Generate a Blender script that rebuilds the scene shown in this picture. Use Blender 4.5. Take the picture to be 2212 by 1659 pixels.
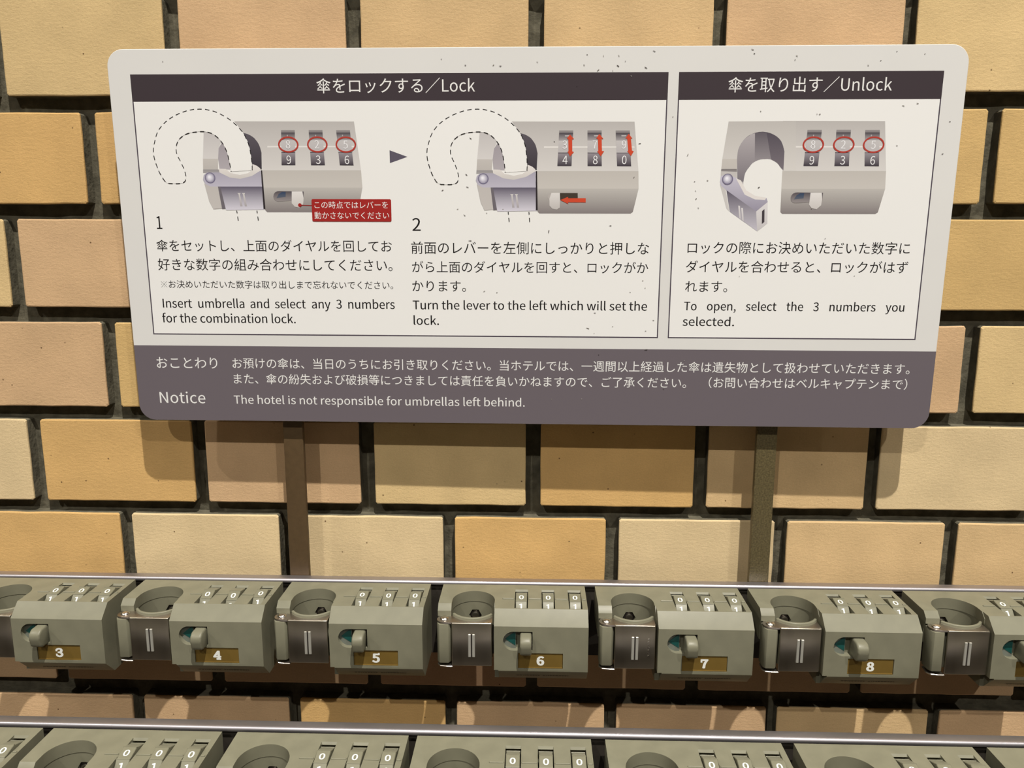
import bpy, bmesh, math, random
from mathutils import Vector, Matrix

S = bpy.context.scene
COL = S.collection
for o in list(bpy.data.objects):
    bpy.data.objects.remove(o)
R = math.radians
ZO = 1.15            # height of the camera above the floor
D = 0.51515          # camera to brick face

# ---------------------------------------------------------------- camera
cam_d = bpy.data.cameras.new('camera')
cam = bpy.data.objects.new('camera', cam_d)
COL.objects.link(cam)
yaw, pitch, roll = -0.0298178, 0.168565, 0.00185672
fw = Vector((math.sin(yaw) * math.cos(pitch), math.cos(yaw) * math.cos(pitch), -math.sin(pitch)))
rt = Vector((math.cos(yaw), -math.sin(yaw), 0))
up = rt.cross(fw)
r2 = math.cos(roll) * rt + math.sin(roll) * up
u2 = -math.sin(roll) * rt + math.cos(roll) * up
m = Matrix((r2, u2, -fw)).transposed().to_4x4()
m.translation = Vector((0, -D, ZO))
cam.matrix_world = m
cam_d.sensor_width = 36.0
cam_d.lens = 1635.43 / 2212 * 36.0
cam_d.clip_start = 0.01
S.camera = cam

# ---------------------------------------------------------------- world, lamps, exposure
w = bpy.data.worlds.new('lobby'); S.world = w; w.use_nodes = True
bg = w.node_tree.nodes['Background']
bg.inputs[0].default_value = (1.0, 0.80, 0.55, 1); bg.inputs[1].default_value = 0.075
def downlight(x, y, power, spot, col=(0.99, 0.945, 0.855), rad=0.018, blend=0.9):
    l = bpy.data.lights.new('downlight', 'SPOT')
    l.energy = power; l.color = col; l.shadow_soft_size = rad
    l.spot_size = R(spot); l.spot_blend = blend
    o = bpy.data.objects.new('downlight', l); COL.objects.link(o)
    o.location = (x, y, ZO + 2.30)
    return o
# recessed ceiling spots: a row close to the wall and a row further out
downlight(0.36, -1.17, 420.0, 110)
downlight(-2.38, -1.17, 420.0, 110)
downlight(2.90, -1.17, 420.0, 110)
downlight(-1.12, -2.72, 214.0, 150)
downlight(1.70, -2.72, 214.0, 150)
vs = S.view_settings
S.display_settings.display_device = 'sRGB'
vs.view_transform = 'Standard'; vs.look = 'None'; vs.gamma = 1.0; vs.use_curve_mapping = False
vs.exposure = 0.0
S.cycles.max_bounces = 8

# ---------------------------------------------------------------- helpers
def lin(c):
    return tuple(((v / 255) / 12.92 if v <= 10 else ((v / 255 + 0.055) / 1.055) ** 2.4) for v in c)
WHITE = lin((233, 227, 214))
def alb(c, k=0.82):
    """surface colour of something seen as c beside paper of reflectance 0.82"""
    return tuple(min(0.95, k * a / b) for a, b in zip(lin(c), WHITE)) + (1.0,)

def link(name, me, mats=(), parent=None, smooth=None):
    o = bpy.data.objects.new(name, me); COL.objects.link(o)
    for mt in (mats if isinstance(mats, (list, tuple)) else [mats]):
        if not me.materials or mt.name not in [x.name for x in me.materials if x]:
            me.materials.append(mt)
    if parent: o.parent = parent
    return o
def mesh_from(name, bm, smooth=None):
    me = bpy.data.meshes.new(name)
    bmesh.ops.recalc_face_normals(bm, faces=bm.faces)
    bm.to_mesh(me); bm.free()
    if smooth is not None:
        for p in me.polygons: p.use_smooth = True
        me.set_sharp_from_angle(angle=R(smooth))
    return me
def thing(name, label, cat, loc=(0, 0, 0), group=None):
    o = bpy.data.objects.new(name, None); COL.objects.link(o)
    o.empty_display_size = 0.02
    o.location = loc; tag(o, label, cat, group)
    return o
def tag(o, label=None, cat=None, group=None, kind=None):
    if label: o['label'] = label
    if cat: o['category'] = cat
    if group: o['group'] = group
    if kind: o['kind'] = kind
    return o
def box(bm, x0, x1, y0, y1, z0, z1):
    vs_ = [bm.verts.new((x, y, z)) for x in (x0, x1) for y in (y0, y1) for z in (z0, z1)]
    for f in ((0, 1, 3, 2), (4, 6, 7, 5), (0, 4, 5, 1), (2, 3, 7, 6), (0, 2, 6, 4), (1, 5, 7, 3)):
        bm.faces.new([vs_[i] for i in f])
def prism(bm, pts, a0, a1, axis):
    """extrude a polygon: axis 'x' pts=(y,z); 'y' pts=(x,z); 'z' pts=(x,y)"""
    def P(p, a):
        return {'x': (a, p[0], p[1]), 'y': (p[0], a, p[1]), 'z': (p[0], p[1], a)}[axis]
    A = [bm.verts.new(P(p, a0)) for p in pts]; B = [bm.verts.new(P(p, a1)) for p in pts]
    bm.faces.new(A); bm.faces.new(B[::-1])
    n = len(pts)
    for i in range(n):
        bm.faces.new((A[i], B[i], B[(i + 1) % n], A[(i + 1) % n]))
def bevel(bm, wd, seg=1, ang=30):
    bmesh.ops.recalc_face_normals(bm, faces=bm.faces)
    es = [e for e in bm.edges if len(e.link_faces) == 2 and e.calc_face_angle(0) > R(ang)]
    bmesh.ops.bevel(bm, geom=es, offset=wd, segments=seg, profile=0.5, affect='EDGES', clamp_overlap=True)

# ---------------------------------------------------------------- materials
def mat(name, base, rough=0.5, metal=0.0, spec=0.5, nz=None, bump=0.0, bscale=400, var=0.0, vscale=60, stretch=(1, 1, 1), coords='Object', rvar=0.0):
    m = bpy.data.materials.new(name); m.use_nodes = True
    nt = m.node_tree; b = nt.nodes['Principled BSDF']
    b.inputs['Base Color'].default_value = base if len(base) == 4 else (*base, 1)
    b.inputs['Roughness'].default_value = rough
    b.inputs['Metallic'].default_value = metal
    b.inputs['Specular IOR Level'].default_value = spec
    tc = nt.nodes.new('ShaderNodeTexCoord'); mp = nt.nodes.new('ShaderNodeMapping')
    mp.inputs['Scale'].default_value = stretch
    nt.links.new(tc.outputs[coords], mp.inputs['Vector'])
    if var or rvar:
        n = nt.nodes.new('ShaderNodeTexNoise'); n.inputs['Scale'].default_value = vscale; n.inputs['Detail'].default_value = 5
        nt.links.new(mp.outputs[0], n.inputs['Vector'])
        if var:
            mr = nt.nodes.new('ShaderNodeMapRange')
            mr.inputs['From Min'].default_value = 0.3; mr.inputs['From Max'].default_value = 0.7
            mr.inputs['To Min'].default_value = 1 - var; mr.inputs['To Max'].default_value = 1 + var * 0.6
            nt.links.new(n.outputs['Fac'], mr.inputs['Value'])
            mx = nt.nodes.new('ShaderNodeMix'); mx.data_type = 'RGBA'; mx.blend_type = 'MULTIPLY'
            mx.inputs[0].default_value = 1.0; mx.inputs[6].default_value = base if len(base) == 4 else (*base, 1)
            nt.links.new(mr.outputs[0], mx.inputs[7]); nt.links.new(mx.outputs[2], b.inputs['Base Color'])
        if rvar:
            mr2 = nt.nodes.new('ShaderNodeMapRange')
            mr2.inputs['From Min'].default_value = 0.3; mr2.inputs['From Max'].default_value = 0.7
            mr2.inputs['To Min'].default_value = max(0.02, rough - rvar); mr2.inputs['To Max'].default_value = rough + rvar
            nt.links.new(n.outputs['Fac'], mr2.inputs['Value']); nt.links.new(mr2.outputs[0], b.inputs['Roughness'])
    if bump:
        n2 = nt.nodes.new('ShaderNodeTexNoise'); n2.inputs['Scale'].default_value = bscale; n2.inputs['Detail'].default_value = 4
        nt.links.new(mp.outputs[0], n2.inputs['Vector'])
        bp = nt.nodes.new('ShaderNodeBump'); bp.inputs['Strength'].default_value = 1.0; bp.inputs['Distance'].default_value = bump
        nt.links.new(n2.outputs['Fac'], bp.inputs['Height']); nt.links.new(bp.outputs[0], b.inputs['Normal'])
    return m

def brick_mat():
    m = bpy.data.materials.new('glazed_stoneware_brick'); m.use_nodes = True
    nt = m.node_tree; b = nt.nodes['Principled BSDF']; N = nt.nodes; L = nt.links
    b.inputs['Roughness'].default_value = 0.72; b.inputs['Specular IOR Level'].default_value = 0.22
    tc = N.new('ShaderNodeTexCoord'); oi = N.new('ShaderNodeObjectInfo')
    off = N.new('ShaderNodeVectorMath'); off.operation = 'MULTIPLY_ADD'
    cmb = N.new('ShaderNodeCombineXYZ'); L.new(oi.outputs['Random'], cmb.inputs[0]); L.new(oi.outputs['Random'], cmb.inputs[2])
    L.new(cmb.outputs[0], off.inputs[0]); off.inputs[1].default_value = (13, 7, 29); L.new(tc.outputs['Object'], off.inputs[2])
    def noise(scale, det, stretch=(1, 1, 1), rough=0.5):
        mp = N.new('ShaderNodeMapping'); mp.inputs['Scale'].default_value = stretch; L.new(off.outputs[0], mp.inputs['Vector'])
        n = N.new('ShaderNodeTexNoise'); n.inputs['Scale'].default_value = scale; n.inputs['Detail'].default_value = det; n.inputs['Roughness'].default_value = rough
        L.new(mp.outputs[0], n.inputs['Vector']); return n
    def mr(src, a, b_, c, d):
        r = N.new('ShaderNodeMapRange'); r.inputs[1].default_value = a; r.inputs[2].default_value = b_; r.inputs[3].default_value = c; r.inputs[4].default_value = d
        L.new(src, r.inputs[0]); return r.outputs[0]
    def mul(a, b_, fac=1.0, mode='MULTIPLY'):
        x = N.new('ShaderNodeMix'); x.data_type = 'RGBA'; x.blend_type = mode
        if isinstance(fac, float): x.inputs[0].default_value = fac
        else: L.new(fac, x.inputs[0])
        for s, i in ((a, 6), (b_, 7)):
            if isinstance(s, tuple): x.inputs[i].default_value = s
            else: L.new(s, x.inputs[i])
        return x.outputs[2]
    cloud = noise(26, 4)
    c1 = mul(oi.outputs['Color'], mr(cloud.outputs['Fac'], 0.3, 0.7, 0.90, 1.08))
    grain = noise(900, 3, (1, 1, 1.6), 0.6)
    c2 = mul(c1, mr(grain.outputs['Fac'], 0.3, 0.7, 0.93, 1.05))
    # iron specks
    vo = N.new('ShaderNodeTexVoronoi'); vo.inputs['Scale'].default_value = 170; L.new(off.outputs[0], vo.inputs['Vector'])
    dot = mr(vo.outputs['Distance'], 0.05, 0.13, 1.0, 0.0)
    pick = N.new('ShaderNodeSeparateColor'); L.new(vo.outputs['Color'], pick.inputs[0])
    sel = mr(pick.outputs[0], 0.90, 0.92, 0.0, 1.0)
    mm = N.new('ShaderNodeMath'); mm.operation = 'MULTIPLY'; L.new(dot, mm.inputs[0]); L.new(sel, mm.inputs[1])
    c3 = mul(c2, (0.13, 0.07, 0.03, 1), mm.outputs[0], 'MIX')
    L.new(c3, b.inputs['Base Color'])
    # relief: wire-dragged clay skin, short lifted flecks
    fl = noise(420, 6, (0.7, 1, 1.25), 0.72)
    fle = mr(fl.outputs['Fac'], 0.30, 0.75, 0.0, 1.0)
    f2 = noise(1300, 2)
    ad = N.new('ShaderNodeMath'); ad.operation = 'MULTIPLY_ADD'; L.new(f2.outputs['Fac'], ad.inputs[0]); ad.inputs[1].default_value = 0.22; L.new(fle, ad.inputs[2])
    bp = N.new('ShaderNodeBump'); bp.inputs['Strength'].default_value = 1.0; bp.inputs['Distance'].default_value = 0.00015
    L.new(ad.outputs[0], bp.inputs['Height']); L.new(bp.outputs[0], b.inputs['Normal'])
    return m

M_BRICK = brick_mat()
M_MORTAR = mat('grey_mortar', alb((98, 91, 73)), 0.95, spec=0.1, var=0.35, vscale=120, bump=0.0006, bscale=350)
M_PLASTIC = mat('grey_green_plastic', alb((119, 114, 91)), 0.40, spec=0.30, var=0.10, vscale=90, bump=0.000008, bscale=2500)
M_PLASTIC_D = mat('dark_liner_plastic', alb((108, 106, 90)), 0.45, spec=0.4, var=0.1, vscale=90)
M_STEEL = mat('brushed_dark_steel', (0.42, 0.385, 0.32, 1), 0.32, metal=1.0, var=0.12, vscale=60, bump=0.000006, bscale=900, stretch=(1, 1, 0.12), rvar=0.06)  # darker copy of the latch steel, the front's shade put into its colour
M_CHROME = mat('bright_steel', (0.80, 0.76, 0.70, 1), 0.22, metal=1.0)
M_EMBLEM = mat('bright_emblem_metal', (0.42, 0.41, 0.37, 1), 0.40, metal=0.4)
M_STEEL_LIT = mat('brushed_steel_lit', (0.55, 0.50, 0.46, 1), 0.34, metal=1.0, var=0.10, vscale=60, rvar=0.05)  # same latch steel made lighter, light on the top plate painted into the base
M_RAIL = mat('satin_aluminium', (0.50, 0.48, 0.52, 1), 0.46, metal=1.0, var=0.10, vscale=40, stretch=(0.3, 1, 1), bump=0.000004, bscale=900)
M_DARK = mat('black_steel', alb((46, 40, 32)), 0.6)
M_HOLE = mat('blackened_bolt', (0.06, 0.05, 0.045, 1), 0.35, metal=0.7)
M_BRASS = mat('bronze_plate', alb((122, 96, 44)), 0.32, metal=0.25, spec=0.5, var=0.12, vscale=70)
M_NUM = mat('white_number_print', alb((228, 224, 208)), 0.5)
M_DIG = mat('white_dial_print', alb((222, 220, 205)), 0.5)
M_TEAL = mat('teal_arrow_print', alb((18, 72, 64)), 0.4)
M_PALE = mat('pale_indicator_plate', alb((108, 110, 96)), 0.4)
M_POST_L = mat('brown_painted_steel', alb((88, 67, 40)), 0.55, var=0.12, vscale=250, bump=0.00006, bscale=1200)
M_POST_R = mat('olive_hammered_steel', alb((98, 85, 54)), 0.45, var=0.45, vscale=900, bump=0.00008, bscale=900)
M_PANEL = mat('sign_board', alb((221, 215, 203)), 0.38, spec=0.4, var=0.02, vscale=12)
M_FLOOR = mat('dark_stone_floor', (0.035, 0.024, 0.016, 1), 0.5, var=0.2, vscale=4)
M_CEIL = mat('cream_ceiling', (0.6, 0.55, 0.47, 1), 0.9)

def print_mat():
    m = bpy.data.materials.new('printed_ink'); m.use_nodes = True
    nt = m.node_tree; b = nt.nodes['Principled BSDF']
    a = nt.nodes.new('ShaderNodeAttribute'); a.attribute_name = 'ink'
    nt.links.new(a.outputs['Color'], b.inputs['Base Color'])
    b.inputs['Roughness'].default_value = 0.38; b.inputs['Specular IOR Level'].default_value = 0.4
    return m
M_PRINT = print_mat()

# ---- artwork of the sign, millimetres from its centre
BODY = [[[[-184.6,75.1],[-109.1,74.8],[-105.7,45.5],[-168.7,45.5],[-168.5,56.2],[-168.8,57.5],[-169.2,59.4],[-169.8,61.1],[-170.6,62.6],[-171.6,63.9],[-172.6,65.1],[-173.8,66.0],[-175.0,66.7],[-176.2,67.3],[-177.4,67.7],[-178.6,68.0],[-179.4,68.2],[-184.6,75.1]],[186,178,168],[214,206,195]],[[[-168.7,45.5],[-105.7,45.5],[-105.2,34.9],[-168.6,34.9]],[193,184,171],[200,191,178]],[[[-168.6,34.9],[-105.2,34.9],[-108.3,20.7],[-109.8,19.6],[-167.0,19.6],[-168.2,20.7]],[188,180,168],[132,122,117]],[[[-164.5,60.3],[-108.7,60.2],[-108.5,59.5],[-164.6,59.4]],[228,220,208],[228,220,208]]]
LEFT = [[[[-204.5,68.7],[-200.0,68.3],[-194.7,64.3],[-193.9,62.5],[-195.6,59.0],[-196.5,52.5],[-206.2,52.6]],[196,188,180],[214,206,196]],[[[-206.2,52.6],[-196.5,52.5],[-197.0,46.0],[-206.6,46.0]],[196,187,175],[188,179,168]],[[[-206.6,46.0],[-194.1,46.0],[-194.3,44.2],[-206.8,43.8]],[150,143,138],[165,158,152]],[[[-196.5,52.5],[-195.6,59.0],[-193.4,62.3],[-190.9,58.5],[-189.5,51.8],[-189.0,46.0],[-196.0,46.0]],[160,150,150],[178,168,166]],[[[-179.4,68.2],[-178.6,68.0],[-177.4,67.7],[-176.2,67.3],[-175.0,66.7],[-173.8,66.0],[-172.6,65.1],[-171.6,63.9],[-170.6,62.6],[-169.8,61.1],[-169.2,59.4],[-168.8,57.5],[-168.5,56.2],[-168.9,46.0],[-171.5,46.4],[-174.9,48.2],[-175.6,56.3],[-177.5,62.9]],[92,84,88],[60,54,58]]]
LATCH = [[[[-196.5,46.5],[-191.8,46.3],[-189.1,43.9],[-183.1,42.7],[-177.8,43.8],[-174.8,46.0],[-174.6,49.3],[-171.8,48.2],[-169.8,46.6],[-169.9,45.1],[-175.5,42.0],[-183.2,40.2],[-189.8,41.1],[-196.2,44.2]],[232,222,210],[205,196,184]],[[[-206.5,42.4],[-204.2,44.2],[-196.2,44.2],[-189.8,41.1],[-183.2,40.2],[-175.5,42.0],[-169.7,45.4],[-169.4,35.5],[-202.5,35.5],[-205.7,37.0],[-207.1,39.7]],[168,160,168],[190,182,188]],[[[-206.4,37.4],[-202.5,35.5],[-197.0,35.5],[-194.7,25.6],[-196.1,22.0],[-201.7,21.5],[-204.1,26.5]],[192,183,172],[196,187,176]],[[[-197.8,35.5],[-196.3,35.5],[-193.5,21.8],[-196.1,21.6]],[110,102,104],[110,102,104]],[[[-196.3,35.5],[-169.2,35.5],[-168.5,21.3],[-193.6,20.9]],[96,88,100],[214,206,208]],[[[-169.5,45.5],[-168.7,45.5],[-168.1,21.6],[-169.3,21.6]],[45,38,40],[45,38,40]],[[[-185.5,31.5],[-183.4,31.5],[-183.9,30.7],[-182.7,23.2],[-184.2,23.2],[-184.8,30.7]],[208,200,190],[170,160,158]],[[[-182.7,31.5],[-180.6,31.5],[-181.0,30.7],[-179.8,23.2],[-181.3,23.2],[-182.0,30.7]],[208,200,190],[170,160,158]]]
SLOT = [[[[-142.9,32.5],[-143.0,27.5],[-150.0,27.0],[-156.7,26.4],[-158.7,26.3],[-160.2,26.3],[-161.5,27.0],[-162.3,28.1],[-162.5,29.5],[-162.1,30.9],[-161.2,32.0],[-159.8,32.6],[-158.4,32.7]],[84,76,78],[150,140,134]],[[[-156.8,32.2],[-154.4,32.2],[-154.6,29.1],[-160.5,28.4],[-159.0,30.9]],[50,66,90],[92,96,104]]]
KNOB = [[[[-150.5,32.5],[-143.7,32.5],[-143.1,28.4],[-143.5,24.8],[-146.0,22.5],[-149.1,23.1],[-150.9,25.2]],[226,218,207],[200,191,180]]]
SLOT2 = [[[[-154.3,32.2],[-143.1,32.2],[-143.0,28.8],[-154.2,28.1]],[66,56,46],[66,56,46]],[[[-154.3,32.2],[-154.0,27.2],[-158.2,26.5],[-160.5,27.2],[-161.9,29.5],[-161.5,31.5],[-159.6,32.3]],[176,166,156],[186,176,166]],[[[-154.3,32.3],[-154.2,23.2],[-156.1,22.0],[-159.0,22.6],[-160.7,24.5],[-160.8,28.6],[-159.6,32.3]],[222,214,203],[190,181,171]]]
WIN = [[[[-155.3,69.8],[-146.6,69.8],[-146.6,68.3],[-155.3,68.3]],[150,142,136],[130,122,118]],[[[-155.3,68.3],[-146.6,68.3],[-146.8,63.7],[-155.5,63.7]],[70,62,66],[165,157,152]],[[[-155.5,63.7],[-146.8,63.7],[-147.0,56.4],[-155.8,56.4]],[196,188,180],[186,178,172]],[[[-155.8,56.4],[-147.0,56.4],[-147.3,48.5],[-156.1,48.5]],[150,140,140],[62,54,60]],[[[-155.8,56.6],[-147.0,56.6],[-147.1,56.2],[-155.8,56.2]],[60,52,56],[60,52,56]],[[[-137.8,69.8],[-129.1,69.8],[-129.1,68.3],[-137.8,68.3]],[150,142,136],[130,122,118]],[[[-137.8,68.3],[-129.1,68.3],[-129.0,63.7],[-137.7,63.7]],[70,62,66],[165,157,152]],[[[-137.7,63.7],[-129.0,63.7],[-128.8,56.4],[-137.5,56.4]],[196,188,180],[186,178,172]],[[[-137.5,56.4],[-128.8,56.4],[-128.5,48.5],[-137.3,48.5]],[150,140,140],[62,54,60]],[[[-137.5,56.6],[-128.8,56.5],[-128.8,56.2],[-137.5,56.2]],[60,52,56],[60,52,56]],[[[-120.5,69.7],[-111.8,69.7],[-111.7,68.2],[-120.4,68.2]],[150,142,136],[130,122,118]],[[[-120.4,68.2],[-111.7,68.2],[-111.4,63.7],[-120.1,63.7]],[70,62,66],[165,157,152]],[[[-120.1,63.7],[-111.4,63.7],[-110.9,56.3],[-119.6,56.4]],[196,188,180],[186,178,172]],[[[-119.6,56.4],[-110.9,56.3],[-110.3,48.4],[-119.0,48.5]],[150,140,140],[62,54,60]],[[[-119.6,56.5],[-110.9,56.5],[-110.8,56.2],[-119.6,56.2]],[60,52,56],[60,52,56]]]
HOOK = [[-175.0,45.5],[-175.0,46.4],[-174.9,47.6],[-174.9,49.1],[-175.0,50.9],[-175.1,53.1],[-175.4,55.7],[-175.7,58.3],[-176.2,60.7],[-176.8,62.8],[-177.6,64.7],[-178.4,66.5],[-179.4,68.2],[-180.6,69.8],[-181.9,71.3],[-183.2,72.6],[-184.6,73.9],[-186.1,75.2],[-187.6,76.3],[-189.2,77.4],[-190.9,78.3],[-192.6,79.2],[-194.4,80.1],[-196.2,80.8],[-198.1,81.4],[-200.0,81.8],[-202.0,82.2],[-203.9,82.3],[-205.9,82.4],[-207.9,82.3],[-209.9,82.2],[-212.0,81.9],[-213.9,81.5],[-215.9,80.9],[-217.9,80.3],[-219.8,79.5],[-221.7,78.7],[-223.5,77.8],[-225.3,76.8],[-227.0,75.7],[-228.6,74.5],[-230.1,73.2],[-231.4,71.9],[-232.7,70.4],[-233.8,68.8],[-234.8,66.9],[-235.6,64.8],[-236.3,62.7],[-236.9,60.8],[-237.3,59.3],[-237.5,58.0],[-237.6,56.8],[-237.7,55.5],[-237.5,54.0],[-237.3,52.4],[-236.9,50.8],[-236.5,49.2],[-236.0,47.6],[-235.5,45.9],[-234.9,44.3],[-234.2,42.9],[-233.5,41.5],[-232.8,40.3],[-232.1,39.2],[-231.3,38.4],[-230.6,37.8],[-229.8,37.6],[-229.0,37.4],[-228.0,37.4],[-226.7,37.3],[-225.2,37.3],[-223.6,37.3],[-222.3,37.4],[-221.3,37.6],[-220.5,37.7],[-219.8,38.0],[-219.2,38.4],[-218.7,38.9],[-218.4,39.5],[-218.2,40.3],[-218.0,41.1],[-218.0,41.9],[-218.0,42.7],[-218.2,43.6],[-218.4,44.7],[-218.8,45.9],[-219.2,47.3],[-219.8,48.7],[-220.3,50.1],[-220.9,51.4],[-221.6,52.8],[-222.3,54.1],[-222.7,55.4],[-222.9,56.7],[-222.9,57.9],[-222.8,59.2],[-222.6,60.3],[-222.2,61.5],[-221.6,62.7],[-220.9,63.8],[-220.0,64.8],[-219.0,65.6],[-217.9,66.4],[-216.6,67.1],[-215.1,67.7],[-213.2,68.2],[-211.2,68.6],[-209.0,68.8],[-207.0,69.0],[-205.1,69.0],[-203.3,68.9],[-201.6,68.6],[-200.0,68.1],[-198.5,67.4],[-197.1,66.5],[-195.8,65.4],[-194.7,64.3],[-193.7,63.1],[-192.8,61.8],[-192.0,60.4],[-191.3,58.9],[-190.7,57.3],[-190.2,55.5],[-189.8,53.6],[-189.5,51.8],[-189.2,49.9],[-188.9,47.8],[-188.7,45.9],[-188.6,44.7]]
TAILS = [[[-186.7,20.6],[-186.1,14.5]],[[-173.6,20.6],[-173.1,14.5]]]
OPEN = [[[[-203.3,74.8],[-162.7,75.0],[-160.5,45.7],[-168.1,45.7],[-168.3,57.1],[-170.7,63.2],[-175.4,67.0],[-182.1,68.8],[-188.7,67.5],[-193.8,63.6],[-196.6,58.0],[-196.9,52.7],[-205.9,52.7]],[190,182,171],[213,205,193]],[[[-205.9,52.7],[-196.9,52.7],[-196.6,46.7],[-206.2,46.7]],[198,189,176],[194,185,173]],[[[-206.2,46.7],[-196.6,46.7],[-196.5,45.0],[-206.3,45.4]],[120,112,108],[150,142,136]],[[[-195.8,38.0],[-196.9,52.7],[-196.9,54.0],[-196.8,56.0],[-196.6,58.0],[-195.9,60.0],[-195.0,61.9],[-193.8,63.6],[-192.3,65.2],[-190.6,66.5],[-188.7,67.5],[-186.6,68.2],[-184.4,68.7],[-182.1,68.8],[-179.8,68.5],[-177.5,67.9],[-175.4,67.0],[-173.6,66.0],[-172.0,64.7],[-170.7,63.2],[-169.6,61.1],[-168.8,58.8],[-168.3,57.1],[-168.1,45.7],[-169.5,47.1],[-170.3,48.0],[-171.3,49.3],[-172.4,50.4],[-173.6,51.2],[-174.9,51.9],[-176.1,52.4],[-177.3,52.6],[-178.5,52.7],[-179.7,52.6],[-181.1,52.6],[-182.6,52.4],[-184.1,52.0],[-185.6,51.3],[-187.1,50.4],[-188.4,49.3],[-189.6,47.9],[-190.5,46.3],[-191.3,44.5],[-191.7,42.7],[-192.0,40.9],[-192.1,39.3],[-192.2,38.0],[-192.1,36.9],[-192.1,36.2]],[96,88,92],[178,168,164]],[[[-196.9,52.7],[-196.9,54.0],[-196.8,56.0],[-196.6,58.0],[-195.9,60.0],[-195.0,61.9],[-193.8,63.6],[-192.1,65.2],[-190.1,66.6],[-188.7,67.5],[-186.9,67.8],[-186.0,51.1],[-187.6,50.0],[-188.6,48.6],[-190.1,46.6],[-191.3,44.5],[-191.8,42.6],[-192.0,40.6],[-192.1,39.3],[-195.8,38.0]],[176,166,162],[120,112,114]],[[[-179.9,68.4],[-178.7,68.2],[-177.0,67.7],[-175.4,67.0],[-173.7,66.0],[-172.1,64.7],[-170.7,63.2],[-169.6,61.1],[-168.8,58.8],[-168.3,57.1],[-168.1,46.3],[-169.5,47.1],[-170.3,48.0],[-171.3,49.3],[-172.4,50.4],[-173.7,51.2],[-175.1,51.9],[-176.1,52.4]],[84,76,82],[120,110,112]],[[[-206.3,45.4],[-196.5,45.0],[-196.3,41.5],[-199.4,38.0],[-202.8,34.4],[-199.8,21.1],[-201.7,22.9],[-206.4,37.1]],[194,186,176],[206,198,188]],[[[-206.7,38.8],[-206.2,42.4],[-202.4,43.7],[-196.0,41.0],[-193.6,39.3],[-190.1,33.1],[-184.5,30.0],[-177.3,29.3],[-176.4,26.9],[-183.2,21.1],[-202.3,34.0],[-205.6,36.6]],[200,192,198],[150,142,152]],[[[-196.9,41.2],[-193.7,39.9],[-190.2,34.0],[-184.6,30.7],[-177.5,29.5],[-178.1,28.1],[-184.4,28.4],[-190.9,31.3],[-194.4,37.1]],[226,216,204],[226,216,204]],[[[-202.3,34.0],[-183.2,21.1],[-181.8,9.0],[-199.5,20.9]],[92,84,94],[196,188,190]],[[[-183.2,21.1],[-176.4,26.9],[-175.8,13.8],[-181.8,8.9]],[222,214,206],[196,188,182]],[[[-179.6,21.3],[-178.1,22.6],[-177.7,14.7],[-179.2,13.4]],[70,62,64],[70,62,64]],[[[-194.5,24.7],[-193.4,24.5],[-192.4,16.6],[-193.4,17.0]],[218,210,202],[200,192,186]],[[[-192.6,23.3],[-191.5,23.2],[-190.5,15.3],[-191.5,15.7]],[218,210,202],[200,192,186]]]
DIG1 = [["8",-151.3,58.7,4.8],["9",-151.3,49.4,5.0],["2",-133.0,58.7,4.8],["3",-132.6,49.4,5.0],["5",-114.9,58.6,4.8],["6",-114.4,49.3,5.0]]
DIG2 = [["3",-151.7,58.9,4.8],["4",-151.4,49.7,5.0],["7",-133.1,58.9,4.8],["8",-132.6,49.7,5.0],["9",-115.2,58.9,4.8],["0",-114.7,49.7,5.0]]
RED_RINGS = [[-151.1,61.1],[-132.7,61.1],[-114.7,61.0]]
RED_ARROWS = [[[-148.6,67.3],[-146.0,64.6],[-147.2,64.6],[-147.0,57.3],[-146.0,56.9],[-148.3,54.3],[-149.9,57.2],[-149.3,57.3],[-149.6,64.6],[-150.5,65.0]],[[-130.5,67.6],[-127.9,64.7],[-129.0,64.7],[-128.6,57.5],[-127.3,57.5],[-129.3,54.3],[-131.6,57.3],[-130.9,57.5],[-131.3,64.7],[-132.4,64.9]],[[-112.5,67.7],[-110.1,64.9],[-111.0,64.9],[-110.1,57.7],[-109.0,57.4],[-110.7,54.5],[-113.1,57.5],[-112.4,57.6],[-113.3,64.9],[-114.4,64.9]],[[-154.0,27.9],[-149.0,29.9],[-149.2,29.0],[-138.0,29.1],[-138.0,26.5],[-149.2,26.5],[-148.8,25.5]]]
RIVET = [-202.4,40.8]
RIVET_OPEN = [-202.0,40.6]
CALLOUT = [[-137.9,27.8],[-87.0,27.6],[-87.3,13.7],[-138.1,14.0]]
CALL_DOT = [[-145.7,24.1],[-137.9,23.9]]
TRIANGLE = [[-87.3,57.6],[-76.1,53.6],[-87.3,49.8]]
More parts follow.
